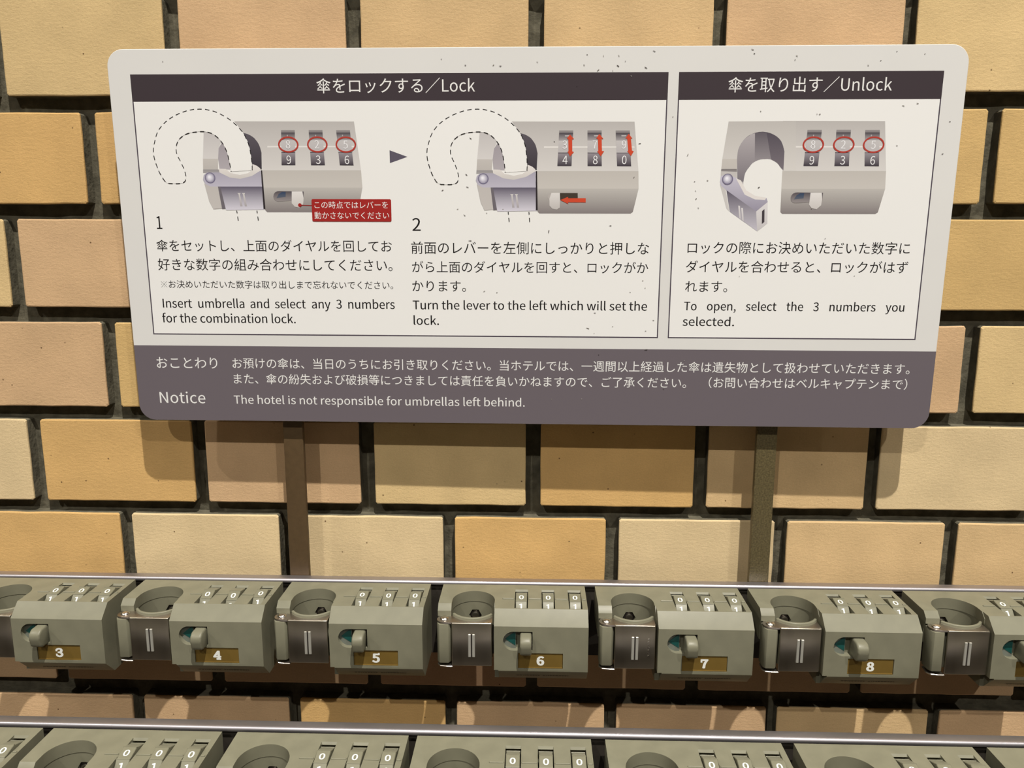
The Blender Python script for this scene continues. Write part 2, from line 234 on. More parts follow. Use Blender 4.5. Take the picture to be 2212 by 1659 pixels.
TEXTS = [["傘をロックする／Lock",-131.6,-33.4,91.4,7.63,"w"],["傘を取り出す／Unlock",120.6,218.4,91.1,7.32,"w"],["1",-239.6,-236.2,8.9,8.09,"k"],["2",-74.0,-68.8,8.2,7.88,"k"],["傘をセットし、上面のダイヤルを回してお",-240.9,-87.5,-5.3,0.0,"k"],["好きな数字の組み合わせにしてください。",-241.1,-87.5,-17.5,0.0,"k"],["※お決めいただいた数字は取り出しまで忘れないでください。",-240.6,-87.4,-29.0,0.0,"k"],["Insert  umbrella  and  select  any  3  numbers",-240.9,-86.8,-41.7,5.77,"k"],["for the combination lock.",-241.3,-152.5,-51.5,5.83,"k"],["前面のレバーを左側にしっかりと押しな",-75.1,76.4,-6.3,0.0,"k"],["がら上面のダイヤルを回すと、ロックがか",-74.8,76.4,-18.2,0.0,"k"],["かります。",-74.9,-40.1,-30.3,0.0,"k"],["Turn the lever to the left which will set the",-74.9,76.5,-41.8,5.62,"k"],["lock.",-74.6,-58.1,-51.9,5.71,"k"],["ロックの際にお決めいただいた数字に",100.7,238.9,-5.6,0.0,"k"],["ダイヤルを合わせると、ロックがはず",100.2,238.9,-17.4,0.0,"k"],["れます。",100.3,127.0,-29.7,0.0,"k"],["To   open,   select   the   3   numbers   you",99.9,239.1,-41.4,5.47,"k"],["selected.",99.7,132.5,-51.4,5.54,"k"],["おことわり",-247.8,-206.7,-82.2,0.0,"w"],["お預けの傘は、当日のうちにお引き取りください。当ホテルでは、一週間以上経過した傘は遺失物として扱わせていただきます。",-196.5,246.7,-82.0,0.0,"w"],["また、傘の紛失および破損等につきましては責任を負いかねますので、ご了承ください。",-196.3,103.9,-92.5,0.0,"w"],["（お問い合わせはベルキャプテンまで）",118.5,246.1,-92.2,0.0,"w"],["Notice",-247.8,-216.7,-106.0,7.48,"w"],["The hotel is not responsible for umbrellas left behind.",-197.2,-1.8,-106.0,5.54,"w"]]
CALL_TEXT = [["この時点ではレバーを",-136.3,-89.2,21.9,0,"w"],["動かさないでください",-136.6,-88.7,15.4,0,"w"]]
SCUFFS = [[41.5,104.1,1.4,-35],[33.0,107.3,0.84,60],[70.5,105.5,1.4,30],[53.5,106.7,1.4,35],[29.0,95.1,0.56,0],[61.8,100.8,0.84,40],[50.5,104.0,0.56,80],[44.6,112.5,0.84,80],[-22.2,107.4,1.12,-20],[-39.2,107.4,0.84,10],[-18.0,106.8,1.12,5],[4.6,109.1,0.84,40],[-53.9,111.0,0.56,0],[-226.9,110.4,0.56,0],[57.9,109.3,0.56,0],[53.9,112.5,0.84,50],[75.2,114.9,1.12,10],[34.8,113.1,0.56,30],[68.2,61.4,1.12,-5],[65.4,41.2,0.84,-40],[15.6,62.6,0.56,30],[-36.5,64.6,1.12,30],[-39.3,42.9,1.12,30],[-38.7,35.3,1.12,15],[-54.3,33.3,1.12,-20],[-45.1,21.7,0.84,-10],[51.6,11.6,1.12,-5],[-16.3,21.7,0.56,0],[-37.3,2.1,1.4,0],[-28.3,-29.9,1.12,-25],[-26.6,19.4,0.56,0],[-40.7,18.0,1.12,40],[-20.2,-30.7,0.56,0],[12.8,8.0,1.68,-80],[73.1,-22.6,0.56,0],[74.8,-27.3,0.56,0],[65.4,-30.0,0.56,0],[43.0,-43.5,0.84,0],[80.9,-48.0,0.84,10],[54.8,-52.1,0.84,-10],[38.7,-53.4,1.4,15],[43.0,-56.7,0.42,0],[76.1,-54.9,0.84,0],[76.8,-67.3,1.4,-10],[226.1,83.1,1.12,15],[234.5,84.4,1.12,15],[224.6,60.0,0.84,25],[176.6,78.4,0.84,0],[252.5,55.1,1.12,-20],[110.9,39.3,0.84,0],[103.8,33.1,0.56,30],[104.4,28.1,0.84,-50],[103.0,38.7,0.56,0],[98.0,54.5,1.12,-60],[106.1,22.7,0.56,40],[142.7,35.1,1.12,-20],[175.0,78.5,0.56,30],[160.3,111.8,0.84,20],[134.9,113.3,0.84,20],[159.4,109.5,0.56,0],[219.2,114.0,0.56,10],[235.8,112.6,0.56,0],[203.1,106.3,0.84,20],[133.7,115.6,1.4,20],[134.1,-19.6,0.56,0],[206.0,-19.0,0.56,0],[176.0,22.5,0.56,0],[254.8,73.9,0.84,0],[87.9,77.1,0.56,0],[46.3,-70.7,0.56,0],[35.8,-100.4,0.56,0],[101.9,-74.1,0.56,-30],[89.2,-93.0,0.56,0],[52.8,-87.2,0.56,0],[15.9,-100.7,0.56,0],[186.0,4.2,0.56,0],[210.2,108.9,0.56,0],[140.9,80.2,0.56,10]]
# Latin letters and figures: advance, points, triangles in thousandths of the type size
GLYPHS = {",":[97,[[26,-67],[54,-49],[71,-24],[77,7],[74,27],[65,40],[50,44],[38,41],[30,34],[26,22],[30,10],[38,2],[50,-1],[54,0],[49,-20],[37,-36],[19,-48]],[[7,5,6],[8,5,7],[8,4,5],[9,4,8],[9,3,4],[10,3,9],[11,3,10],[11,13,3],[13,2,3],[12,13,11],[14,2,13],[15,2,14],[15,1,2],[16,1,15],[0,1,16]]],".":[97,[[49,-5],[60,-1],[69,7],[72,20],[69,32],[60,41],[49,44],[37,41],[29,32],[26,20],[29,7],[37,-1]],[[7,5,6],[8,5,7],[8,4,5],[9,4,8],[9,3,4],[10,3,9],[10,2,3],[10,1,2],[11,1,10],[11,0,1]]],"0":[194,[[97,-5],[140,10],[167,55],[177,129],[167,203],[140,247],[97,261],[55,247],[27,203],[18,129],[27,55],[55,10],[97,21],[72,33],[55,68],[48,129],[55,190],[72,225],[97,236],[123,225],[140,190],[146,129],[140,68],[123,33]],[[7,5,6],[8,17,7],[17,18,7],[18,5,7],[18,19,5],[19,4,5],[8,16,17],[20,4,19],[9,16,8],[20,3,4],[21,3,20],[9,15,16],[10,15,9],[10,14,15],[22,3,21],[22,2,3],[10,13,14],[23,2,22],[11,13,10],[23,1,2],[11,12,13],[12,1,23],[11,1,12],[0,1,11]]],"1":[194,[[31,0],[172,0],[172,27],[120,27],[120,257],[96,257],[81,249],[63,243],[42,238],[42,218],[88,218],[88,27],[31,27]],[[6,4,5],[6,10,4],[10,3,4],[7,10,6],[8,10,7],[9,10,8],[11,3,10],[0,11,12],[0,3,11],[0,2,3],[0,1,2]]],"2":[194,[[15,0],[177,0],[177,28],[106,28],[92,27],[78,26],[64,25],[117,81],[152,134],[165,186],[155,226],[129,252],[90,261],[60,257],[36,244],[14,224],[33,206],[48,221],[66,231],[86,235],[112,229],[128,211],[133,185],[120,138],[82,83],[15,19]],[[13,11,12],[14,11,13],[14,10,11],[15,19,14],[19,10,14],[15,18,19],[20,10,19],[15,17,18],[21,10,20],[21,9,10],[16,17,15],[22,9,21],[22,8,9],[23,8,22],[24,8,23],[24,7,8],[25,7,24],[25,6,7],[4,2,3],[4,1,2],[5,1,4],[6,1,5],[25,1,6],[0,1,25]]],"3":[194,[[92,-5],[134,4],[163,29],[175,69],[167,100],[148,121],[120,134],[120,136],[144,149],[160,169],[166,197],[156,232],[130,254],[91,261],[64,257],[40,246],[20,231],[37,210],[53,223],[70,232],[90,235],[113,230],[128,216],[133,195],[127,170],[104,152],[62,146],[62,121],[109,115],[135,97],[142,70],[135,44],[117,28],[90,22],[64,26],[43,37],[27,51],[10,31],[30,13],[57,0]],[[14,12,13],[15,12,14],[15,11,12],[16,20,15],[20,11,15],[16,19,20],[21,11,20],[16,18,19],[21,10,11],[17,18,16],[22,10,21],[23,10,22],[23,9,10],[24,9,23],[25,9,24],[25,8,9],[26,8,25],[26,7,8],[27,7,26],[27,6,7],[27,5,6],[27,28,5],[28,4,5],[29,4,28],[29,3,4],[30,3,29],[31,3,30],[31,2,3],[37,35,36],[32,2,31],[37,34,35],[38,34,37],[32,1,2],[33,1,32],[38,33,34],[38,1,33],[39,1,38],[39,0,1]]],"4":[194,[[119,0],[149,0],[149,71],[183,71],[183,96],[149,96],[149,257],[114,257],[7,92],[7,71],[119,71],[119,96],[40,96],[99,184],[106,197],[113,209],[119,222],[121,222],[120,207],[119,190],[119,175]],[[8,6,7],[8,16,6],[16,17,6],[17,5,6],[8,15,16],[18,5,17],[8,14,15],[19,5,18],[8,13,14],[20,5,19],[8,12,13],[11,5,20],[8,11,12],[8,5,11],[8,4,5],[8,3,4],[9,3,8],[10,3,9],[0,2,10],[2,3,10],[0,1,2]]],"5":[194,[[92,-5],[133,6],[164,36],[176,83],[165,130],[137,157],[98,165],[84,164],[72,161],[60,155],[67,229],[163,229],[163,257],[39,257],[30,137],[47,126],[61,134],[75,139],[90,141],[118,134],[137,114],[143,83],[136,50],[116,29],[89,22],[62,26],[42,37],[26,50],[9,29],[30,13],[56,0]],[[14,10,13],[10,12,13],[10,11,12],[14,9,10],[7,5,6],[8,5,7],[9,5,8],[9,4,5],[14,18,9],[18,4,9],[14,17,18],[19,4,18],[14,16,17],[15,16,14],[20,4,19],[20,3,4],[21,3,20],[21,2,3],[22,2,21],[28,26,27],[23,2,22],[28,25,26],[23,1,2],[24,1,23],[29,25,28],[29,24,25],[29,1,24],[30,1,29],[30,0,1]]],"6":[194,[[105,-5],[142,6],[169,35],[179,79],[170,124],[146,150],[108,159],[87,156],[67,145],[50,129],[60,191],[83,225],[116,235],[131,233],[145,226],[157,215],[175,235],[159,249],[139,258],[114,261],[68,248],[33,203],[20,123],[31,52],[61,10],[50,103],[68,122],[86,132],[103,136],[128,129],[144,109],[149,79],[143,48],[128,28],[105,21],[78,30],[59,58]],[[20,18,19],[20,17,18],[20,16,17],[21,11,20],[11,12,20],[12,16,20],[13,16,12],[13,14,16],[14,15,16],[21,10,11],[22,10,21],[22,9,10],[7,5,6],[8,5,7],[8,4,5],[9,28,8],[28,4,8],[9,27,28],[29,4,28],[9,26,27],[22,26,9],[30,4,29],[30,3,4],[23,25,22],[25,26,22],[31,3,30],[23,36,25],[32,3,31],[32,2,3],[23,35,36],[24,35,23],[33,2,32],[33,1,2],[24,34,35],[34,1,33],[24,1,34],[0,1,24]]],"7":[194,[[69,0],[103,0],[111,89],[133,164],[178,237],[178,257],[17,257],[17,229],[142,229],[102,160],[79,87]],[[7,5,6],[7,4,5],[7,8,4],[8,3,4],[9,3,8],[9,2,3],[10,2,9],[10,1,2],[0,1,10]]],"8":[194,[[98,-5],[140,4],[168,28],[178,62],[172,92],[156,114],[135,129],[135,131],[151,146],[164,168],[169,193],[161,228],[136,252],[99,261],[63,252],[38,230],[28,195],[33,171],[46,151],[63,136],[63,135],[40,118],[23,95],[16,64],[27,28],[56,4],[116,139],[87,152],[66,170],[57,195],[63,217],[77,232],[98,237],[122,231],[137,214],[142,191],[139,173],[130,155],[98,19],[71,25],[52,42],[44,67],[49,90],[61,109],[80,125],[114,110],[138,91],[148,63],[142,40],[124,25]],[[14,12,13],[15,12,14],[15,32,12],[32,11,12],[15,31,32],[33,11,32],[15,30,31],[34,11,33],[16,30,15],[34,10,11],[16,29,30],[35,10,34],[17,29,16],[17,28,29],[35,9,10],[36,9,35],[37,9,36],[18,28,17],[18,27,28],[37,8,9],[26,8,37],[18,26,27],[19,26,18],[26,7,8],[19,7,26],[20,7,19],[21,44,20],[44,7,20],[44,6,7],[44,5,6],[21,43,44],[45,5,44],[22,43,21],[45,4,5],[46,4,45],[22,42,43],[23,42,22],[46,3,4],[47,3,46],[23,41,42],[23,40,41],[24,40,23],[48,3,47],[48,2,3],[24,39,40],[49,2,48],[25,39,24],[49,1,2],[25,38,39],[38,1,49],[25,1,38],[25,0,1]]],"9":[194,[[82,-5],[128,10],[162,56],[175,139],[164,207],[133,248],[89,261],[52,251],[26,222],[15,178],[24,133],[49,106],[86,97],[107,101],[128,112],[145,129],[135,66],[112,32],[81,22],[65,24],[50,31],[38,42],[20,22],[37,8],[57,-1],[145,155],[127,136],[109,125],[91,121],[66,128],[51,148],[46,178],[51,209],[67,229],[89,236],[117,227],[136,200]],[[7,5,6],[8,5,7],[8,34,5],[34,35,5],[35,4,5],[8,33,34],[8,32,33],[36,4,35],[9,32,8],[9,31,32],[36,3,4],[25,3,36],[10,31,9],[10,30,31],[26,3,25],[10,29,30],[26,15,3],[15,2,3],[27,15,26],[11,29,10],[27,14,15],[16,2,15],[11,28,29],[28,14,27],[11,14,28],[11,13,14],[12,13,11],[17,2,16],[17,1,2],[22,20,21],[18,1,17],[22,19,20],[22,18,19],[22,1,18],[23,1,22],[23,0,1],[24,0,23]]],"H":[255,[[35,0],[68,0],[68,121],[187,121],[187,0],[220,0],[220,257],[187,257],[187,149],[68,149],[68,257],[35,257]],[[0,10,11],[0,9,10],[8,6,7],[8,5,6],[0,2,9],[2,8,9],[2,3,8],[3,5,8],[0,1,2],[4,5,3]]],"I":[103,[[35,0],[68,0],[68,257],[35,257]],[[0,2,3],[0,1,2]]],"L":[190,[[35,0],[180,0],[180,28],[68,28],[68,257],[35,257]],[[0,4,5],[0,3,4],[0,2,3],[0,1,2]]],"N":[253,[[35,0],[66,0],[66,135],[65,162],[64,189],[62,215],[63,215],[91,162],[185,0],[218,0],[218,257],[187,257],[187,123],[188,96],[189,69],[192,42],[190,42],[162,95],[68,257],[35,257]],[[0,5,19],[5,18,19],[5,6,18],[6,17,18],[12,10,11],[12,9,10],[0,4,5],[7,17,6],[0,3,4],[8,17,7],[0,2,3],[0,1,2],[13,9,12],[14,9,13],[8,16,17],[15,9,14],[8,15,16],[8,9,15]]],"T":[210,[[89,0],[121,0],[121,229],[199,229],[199,257],[11,257],[11,229],[89,229]],[[6,4,5],[6,3,4],[7,3,6],[0,2,7],[2,3,7],[0,1,2]]],"U":[252,[[126,-5],[173,6],[206,41],[218,106],[218,257],[187,257],[187,105],[179,57],[157,31],[126,24],[96,31],[75,57],[67,105],[67,257],[34,257],[34,106],[47,41],[79,6]],[[15,13,14],[15,12,13],[6,4,5],[6,3,4],[16,12,15],[6,2,3],[16,11,12],[7,2,6],[16,10,11],[8,2,7],[8,1,2],[17,10,16],[17,9,10],[9,1,8],[17,1,9],[17,0,1]]],"a":[197,[[76,-5],[99,-1],[120,9],[139,23],[140,23],[143,0],[169,0],[169,117],[162,158],[141,185],[103,195],[74,191],[49,182],[29,170],[41,148],[58,158],[77,165],[98,168],[122,161],[134,144],[137,120],[71,107],[33,84],[21,49],[28,20],[47,2],[85,21],[68,24],[56,34],[51,51],[59,73],[87,89],[137,99],[137,46],[120,32],[103,24]],[[11,9,10],[12,9,11],[12,8,9],[13,17,12],[17,8,12],[14,15,13],[15,16,13],[16,17,13],[18,8,17],[19,8,18],[19,7,8],[20,7,19],[21,7,20],[21,32,7],[32,6,7],[22,32,21],[22,31,32],[33,6,32],[22,30,31],[23,30,22],[23,29,30],[23,28,29],[24,28,23],[34,4,33],[4,6,33],[24,27,28],[35,4,34],[24,26,27],[26,3,35],[3,4,35],[26,2,3],[5,6,4],[24,2,26],[25,2,24],[25,1,2],[0,1,25]]],"b":[216,[[116,-5],[157,8],[187,42],[199,98],[190,149],[164,183],[123,195],[102,191],[82,182],[63,168],[64,202],[64,279],[32,279],[32,0],[58,0],[61,20],[62,20],[79,7],[98,-2],[111,22],[97,24],[81,30],[64,42],[64,142],[82,156],[99,165],[115,168],[144,159],[160,135],[165,98],[158,57],[139,31]],[[13,11,12],[13,10,11],[13,9,10],[7,5,6],[8,5,7],[8,4,5],[9,26,8],[26,4,8],[13,23,9],[23,24,9],[24,25,9],[25,26,9],[27,4,26],[28,4,27],[28,3,4],[13,22,23],[29,3,28],[29,2,3],[30,2,29],[31,2,30],[31,1,2],[13,15,22],[15,21,22],[19,1,31],[15,20,21],[15,19,20],[15,16,19],[16,1,19],[13,14,15],[17,1,16],[17,0,1],[18,0,17]]],"c":[179,[[107,-5],[129,-2],[150,7],[169,19],[155,41],[142,31],[127,25],[110,22],[79,31],[59,57],[51,95],[59,133],[80,159],[111,168],[125,166],[137,160],[149,152],[165,173],[150,184],[132,192],[110,195],[64,183],[31,149],[18,95],[30,41],[62,7]],[[21,19,20],[21,18,19],[21,17,18],[22,13,21],[13,17,21],[13,14,17],[14,15,17],[15,16,17],[22,12,13],[22,11,12],[23,11,22],[23,10,11],[24,10,23],[24,9,10],[24,8,9],[25,8,24],[5,3,4],[6,3,5],[25,7,8],[7,3,6],[25,3,7],[25,2,3],[0,2,25],[0,1,2]]],"d":[217,[[97,-5],[119,-1],[138,9],[155,22],[156,22],[159,0],[185,0],[185,279],[153,279],[153,206],[154,173],[138,185],[121,192],[101,195],[60,183],[30,148],[19,95],[28,41],[55,7],[104,22],[76,31],[58,56],[51,95],[59,133],[79,159],[106,168],[122,166],[137,160],[153,148],[153,48],[137,34],[121,25]],[[9,7,8],[9,6,7],[10,6,9],[14,12,13],[14,11,12],[14,10,11],[15,25,14],[25,10,14],[25,26,10],[26,27,10],[27,28,10],[28,6,10],[15,24,25],[15,23,24],[16,23,15],[29,6,28],[16,22,23],[16,21,22],[17,21,16],[17,20,21],[30,4,29],[4,6,29],[18,20,17],[31,4,30],[18,19,20],[19,4,31],[18,3,19],[3,4,19],[18,2,3],[5,6,4],[18,1,2],[0,1,18]]],"e":[194,[[109,-5],[133,-2],[154,5],[172,15],[160,36],[146,28],[130,23],[113,21],[81,29],[59,52],[50,88],[178,88],[179,93],[179,99],[179,106],[170,153],[145,184],[103,195],[62,183],[31,148],[18,95],[31,41],[63,7],[49,110],[59,142],[79,163],[104,169],[129,163],[146,143],[151,110]],[[18,16,17],[18,15,16],[19,25,18],[25,26,18],[26,15,18],[27,15,26],[28,15,27],[19,24,25],[28,14,15],[20,24,19],[29,14,28],[20,23,24],[20,29,23],[20,14,29],[20,13,14],[20,12,13],[21,10,20],[10,12,20],[10,11,12],[21,9,10],[21,8,9],[22,8,21],[5,3,4],[22,7,8],[6,3,5],[7,3,6],[22,3,7],[22,2,3],[0,2,22],[0,1,2]]],"f":[114,[[12,164],[37,164],[37,0],[69,0],[69,164],[110,164],[110,190],[69,190],[69,220],[72,241],[81,253],[96,258],[103,257],[110,255],[118,252],[125,277],[115,280],[104,282],[93,283],[62,276],[43,254],[37,221],[37,190],[12,188]],[[19,17,18],[19,16,17],[19,15,16],[19,14,15],[20,11,19],[11,12,19],[12,13,19],[13,14,19],[20,10,11],[21,10,20],[21,9,10],[21,8,9],[22,8,21],[22,7,8],[23,7,22],[23,6,7],[23,5,6],[0,5,23],[1,5,0],[2,4,1],[4,5,1],[2,3,4]]],"h":[213,[[32,0],[64,0],[64,138],[82,154],[98,164],[116,167],[137,162],[149,145],[152,116],[152,0],[184,0],[184,120],[178,161],[159,186],[126,195],[102,191],[81,179],[63,163],[64,202],[64,279],[32,279]],[[0,19,20],[0,18,19],[0,17,18],[15,13,14],[16,13,15],[16,12,13],[17,5,16],[5,12,16],[17,4,5],[6,12,5],[17,3,4],[0,2,17],[2,3,17],[7,12,6],[7,11,12],[8,11,7],[0,1,2],[8,10,11],[9,10,8]]],"i":[96,[[48,229],[59,232],[67,239],[70,251],[67,262],[59,269],[48,271],[37,269],[30,262],[27,251],[30,239],[37,232],[32,0],[64,0],[64,190],[32,190]],[[12,14,15],[12,13,14],[7,5,6],[8,5,7],[8,4,5],[9,4,8],[9,3,4],[10,3,9],[10,2,3],[11,2,10],[11,1,2],[0,1,11]]],"k":[193,[[32,0],[64,0],[64,50],[99,92],[155,0],[190,0],[118,113],[181,190],[146,190],[65,90],[64,90],[64,279],[32,279]],[[0,11,12],[0,10,11],[9,7,8],[9,6,7],[9,3,6],[3,5,6],[9,2,3],[4,5,3],[0,9,10],[0,2,9],[0,1,2]]],"l":[99,[[66,-5],[74,-4],[79,-3],[84,-2],[80,23],[77,22],[75,22],[73,22],[69,23],[66,28],[64,36],[64,279],[32,279],[32,38],[36,15],[47,0]],[[13,11,12],[13,10,11],[14,10,13],[14,9,10],[14,8,9],[14,7,8],[5,3,4],[6,3,5],[7,3,6],[14,3,7],[15,3,14],[0,3,15],[0,2,3],[0,1,2]]],"m":[324,[[32,0],[64,0],[64,138],[81,154],[97,164],[112,167],[132,162],[144,145],[147,116],[147,0],[179,0],[179,138],[196,154],[212,164],[227,167],[247,162],[259,145],[263,116],[263,0],[294,0],[294,120],[288,161],[269,186],[237,195],[215,190],[194,178],[174,159],[164,178],[146,191],[121,195],[100,191],[80,179],[62,162],[62,162],[58,190],[32,190]],[[30,28,29],[24,22,23],[31,28,30],[31,27,28],[25,22,24],[0,34,35],[0,33,34],[25,21,22],[32,27,31],[32,5,27],[5,26,27],[26,14,25],[14,21,25],[32,4,5],[6,26,5],[26,13,14],[15,21,14],[32,3,4],[26,12,13],[0,32,33],[0,2,32],[2,3,32],[7,26,6],[16,21,15],[16,20,21],[7,12,26],[7,11,12],[8,11,7],[17,20,16],[0,1,2],[8,10,11],[17,19,20],[9,10,8],[18,19,17]]],"n":[214,[[32,0],[64,0],[64,138],[82,154],[98,164],[116,167],[137,162],[149,145],[152,116],[152,0],[184,0],[184,120],[178,161],[159,186],[126,195],[102,191],[81,179],[62,162],[62,162],[58,190],[32,190]],[[15,13,14],[16,13,15],[0,19,20],[0,18,19],[16,12,13],[17,5,16],[5,12,16],[17,4,5],[6,12,5],[17,3,4],[0,17,18],[0,2,17],[2,3,17],[7,12,6],[7,11,12],[8,11,7],[0,1,2],[8,10,11],[9,10,8]]],"o":[212,[[106,-5],[150,7],[182,41],[194,95],[182,149],[150,183],[106,195],[63,183],[31,149],[18,95],[31,41],[63,7],[106,22],[77,31],[58,57],[51,95],[58,133],[77,159],[106,168],[135,159],[154,133],[161,95],[154,57],[135,31]],[[7,5,6],[8,5,7],[8,18,5],[18,4,5],[8,17,18],[19,4,18],[20,4,19],[8,16,17],[20,3,4],[9,16,8],[9,15,16],[21,3,20],[10,15,9],[10,14,15],[22,3,21],[22,2,3],[10,13,14],[23,2,22],[11,13,10],[23,1,2],[12,1,23],[11,12,13],[11,1,12],[0,1,11]]],"p":[217,[[32,-80],[64,-80],[64,-16],[63,18],[81,5],[98,-2],[116,-5],[157,8],[187,42],[199,98],[190,149],[164,183],[123,195],[101,191],[81,181],[62,168],[62,168],[58,190],[32,190],[111,22],[97,24],[81,30],[64,42],[64,142],[82,156],[99,165],[115,168],[144,159],[160,135],[165,98],[158,57],[139,31]],[[13,11,12],[14,11,13],[0,17,18],[0,16,17],[14,10,11],[15,26,14],[26,10,14],[0,15,16],[0,23,15],[23,24,15],[24,25,15],[25,26,15],[27,10,26],[28,10,27],[28,9,10],[0,22,23],[29,9,28],[29,8,9],[30,8,29],[31,8,30],[31,7,8],[0,3,22],[3,21,22],[19,7,31],[3,20,21],[3,19,20],[3,7,19],[0,2,3],[4,7,3],[4,6,7],[5,6,4],[0,1,2]]],"r":[136,[[32,0],[64,0],[64,122],[79,148],[95,162],[112,166],[119,166],[125,165],[131,163],[137,191],[131,193],[124,195],[116,195],[96,190],[78,176],[62,155],[62,155],[58,190],[32,190]],[[13,11,12],[13,10,11],[13,9,10],[13,8,9],[14,7,13],[7,8,13],[0,17,18],[0,16,17],[15,5,14],[5,6,14],[6,7,14],[15,4,5],[15,3,4],[0,15,16],[0,2,15],[2,3,15],[0,1,2]]],"s":[164,[[82,-5],[120,3],[143,24],[151,52],[142,80],[120,98],[93,110],[73,118],[58,128],[52,143],[56,156],[68,166],[88,170],[103,168],[117,162],[131,153],[146,173],[130,184],[110,192],[87,195],[52,188],[29,168],[22,141],[30,115],[51,98],[77,86],[98,78],[114,66],[120,50],[116,35],[104,24],[83,20],[62,23],[44,31],[27,43],[11,22],[31,8],[56,-1]],[[20,18,19],[20,17,18],[21,17,20],[21,16,17],[21,12,16],[12,13,16],[13,14,16],[14,15,16],[21,11,12],[22,11,21],[22,10,11],[22,9,10],[22,8,9],[23,8,22],[23,7,8],[23,6,7],[24,6,23],[24,5,6],[24,4,5],[25,4,24],[26,4,25],[26,3,4],[27,3,26],[28,3,27],[28,2,3],[29,2,28],[35,33,34],[30,2,29],[35,32,33],[31,2,30],[31,1,2],[35,31,32],[36,31,35],[36,1,31],[37,1,36],[37,0,1]]],"t":[132,[[92,-5],[104,-4],[116,-1],[127,2],[121,27],[114,24],[106,22],[99,21],[82,26],[72,38],[70,58],[70,164],[121,164],[121,190],[70,190],[70,244],[43,244],[40,190],[9,188],[9,164],[38,164],[38,59],[43,25],[60,3]],[[17,15,16],[17,14,15],[18,14,17],[18,13,14],[18,12,13],[19,12,18],[20,12,19],[21,11,20],[11,12,20],[21,10,11],[22,10,21],[22,9,10],[22,8,9],[5,3,4],[22,7,8],[23,7,22],[6,3,5],[7,3,6],[23,3,7],[0,3,23],[0,2,3],[0,1,2]]],"u":[213,[[88,-5],[112,0],[132,12],[151,30],[152,30],[154,0],[181,0],[181,190],[149,190],[149,55],[132,37],[115,26],[97,23],[77,28],[65,45],[62,74],[62,190],[29,190],[29,70],[36,29],[55,4]],[[18,16,17],[18,15,16],[9,7,8],[9,6,7],[18,14,15],[19,14,18],[10,4,9],[4,6,9],[19,13,14],[11,3,10],[3,4,10],[11,2,3],[5,6,4],[20,13,19],[20,12,13],[12,2,11],[20,2,12],[20,1,2],[0,1,20]]],"v":[182,[[73,0],[111,0],[178,190],[146,190],[110,82],[105,63],[99,44],[93,26],[91,26],[85,44],[79,63],[74,82],[38,190],[5,190]],[[0,12,13],[0,11,12],[4,2,3],[4,1,2],[0,10,11],[5,1,4],[0,9,10],[6,1,5],[0,8,9],[7,1,6],[0,7,8],[0,1,7]]],"w":[281,[[62,0],[99,0],[126,102],[131,120],[135,138],[139,157],[141,157],[145,138],[150,120],[154,103],[181,0],[220,0],[272,190],[241,190],[213,80],[209,62],[205,45],[202,27],[200,27],[195,45],[191,62],[187,80],[157,190],[126,190],[96,80],[92,62],[87,45],[83,27],[82,27],[78,45],[74,62],[70,80],[42,190],[9,190]],[[0,32,33],[0,31,32],[24,22,23],[24,5,22],[5,6,22],[6,21,22],[14,12,13],[14,11,12],[24,4,5],[7,21,6],[8,21,7],[24,3,4],[9,21,8],[24,2,3],[10,21,9],[24,1,2],[0,30,31],[25,1,24],[10,20,21],[15,11,14],[26,1,25],[16,11,15],[0,29,30],[10,19,20],[27,1,26],[17,11,16],[0,28,29],[10,18,19],[0,27,28],[0,1,27],[10,17,18],[10,11,17]]],"y":[182,[[35,-82],[68,-73],[91,-50],[106,-16],[178,190],[147,190],[112,85],[107,67],[102,49],[97,31],[95,31],[89,49],[82,67],[76,85],[38,190],[5,190],[81,0],[77,-15],[67,-36],[53,-50],[34,-56],[29,-55],[24,-54],[19,-53],[13,-78],[19,-80],[27,-81]],[[16,14,15],[16,13,14],[6,4,5],[6,3,4],[16,12,13],[7,3,6],[16,11,12],[8,3,7],[16,10,11],[9,3,8],[16,9,10],[16,3,9],[17,3,16],[18,3,17],[18,2,3],[19,2,18],[19,1,2],[20,1,19],[24,22,23],[24,21,22],[24,20,21],[24,1,20],[24,0,1],[25,0,24],[26,0,25]]]}

# ================================================================ room shell
def plane(name, pts, mt):
    bm = bmesh.new(); bm.faces.new([bm.verts.new(p) for p in pts])
    o = link(name, mesh_from(name, bm), mt); tag(o, kind='structure'); return o
fl_ = plane('floor', [(-4, -5, 0), (4, -5, 0), (4, 0.03, 0), (-4, 0.03, 0)], M_FLOOR)
ce_ = plane('ceiling', [(-4, -5, ZO + 2.32), (4, -5, ZO + 2.32), (4, 0.03, ZO + 2.32), (-4, 0.03, ZO + 2.32)], M_CEIL)

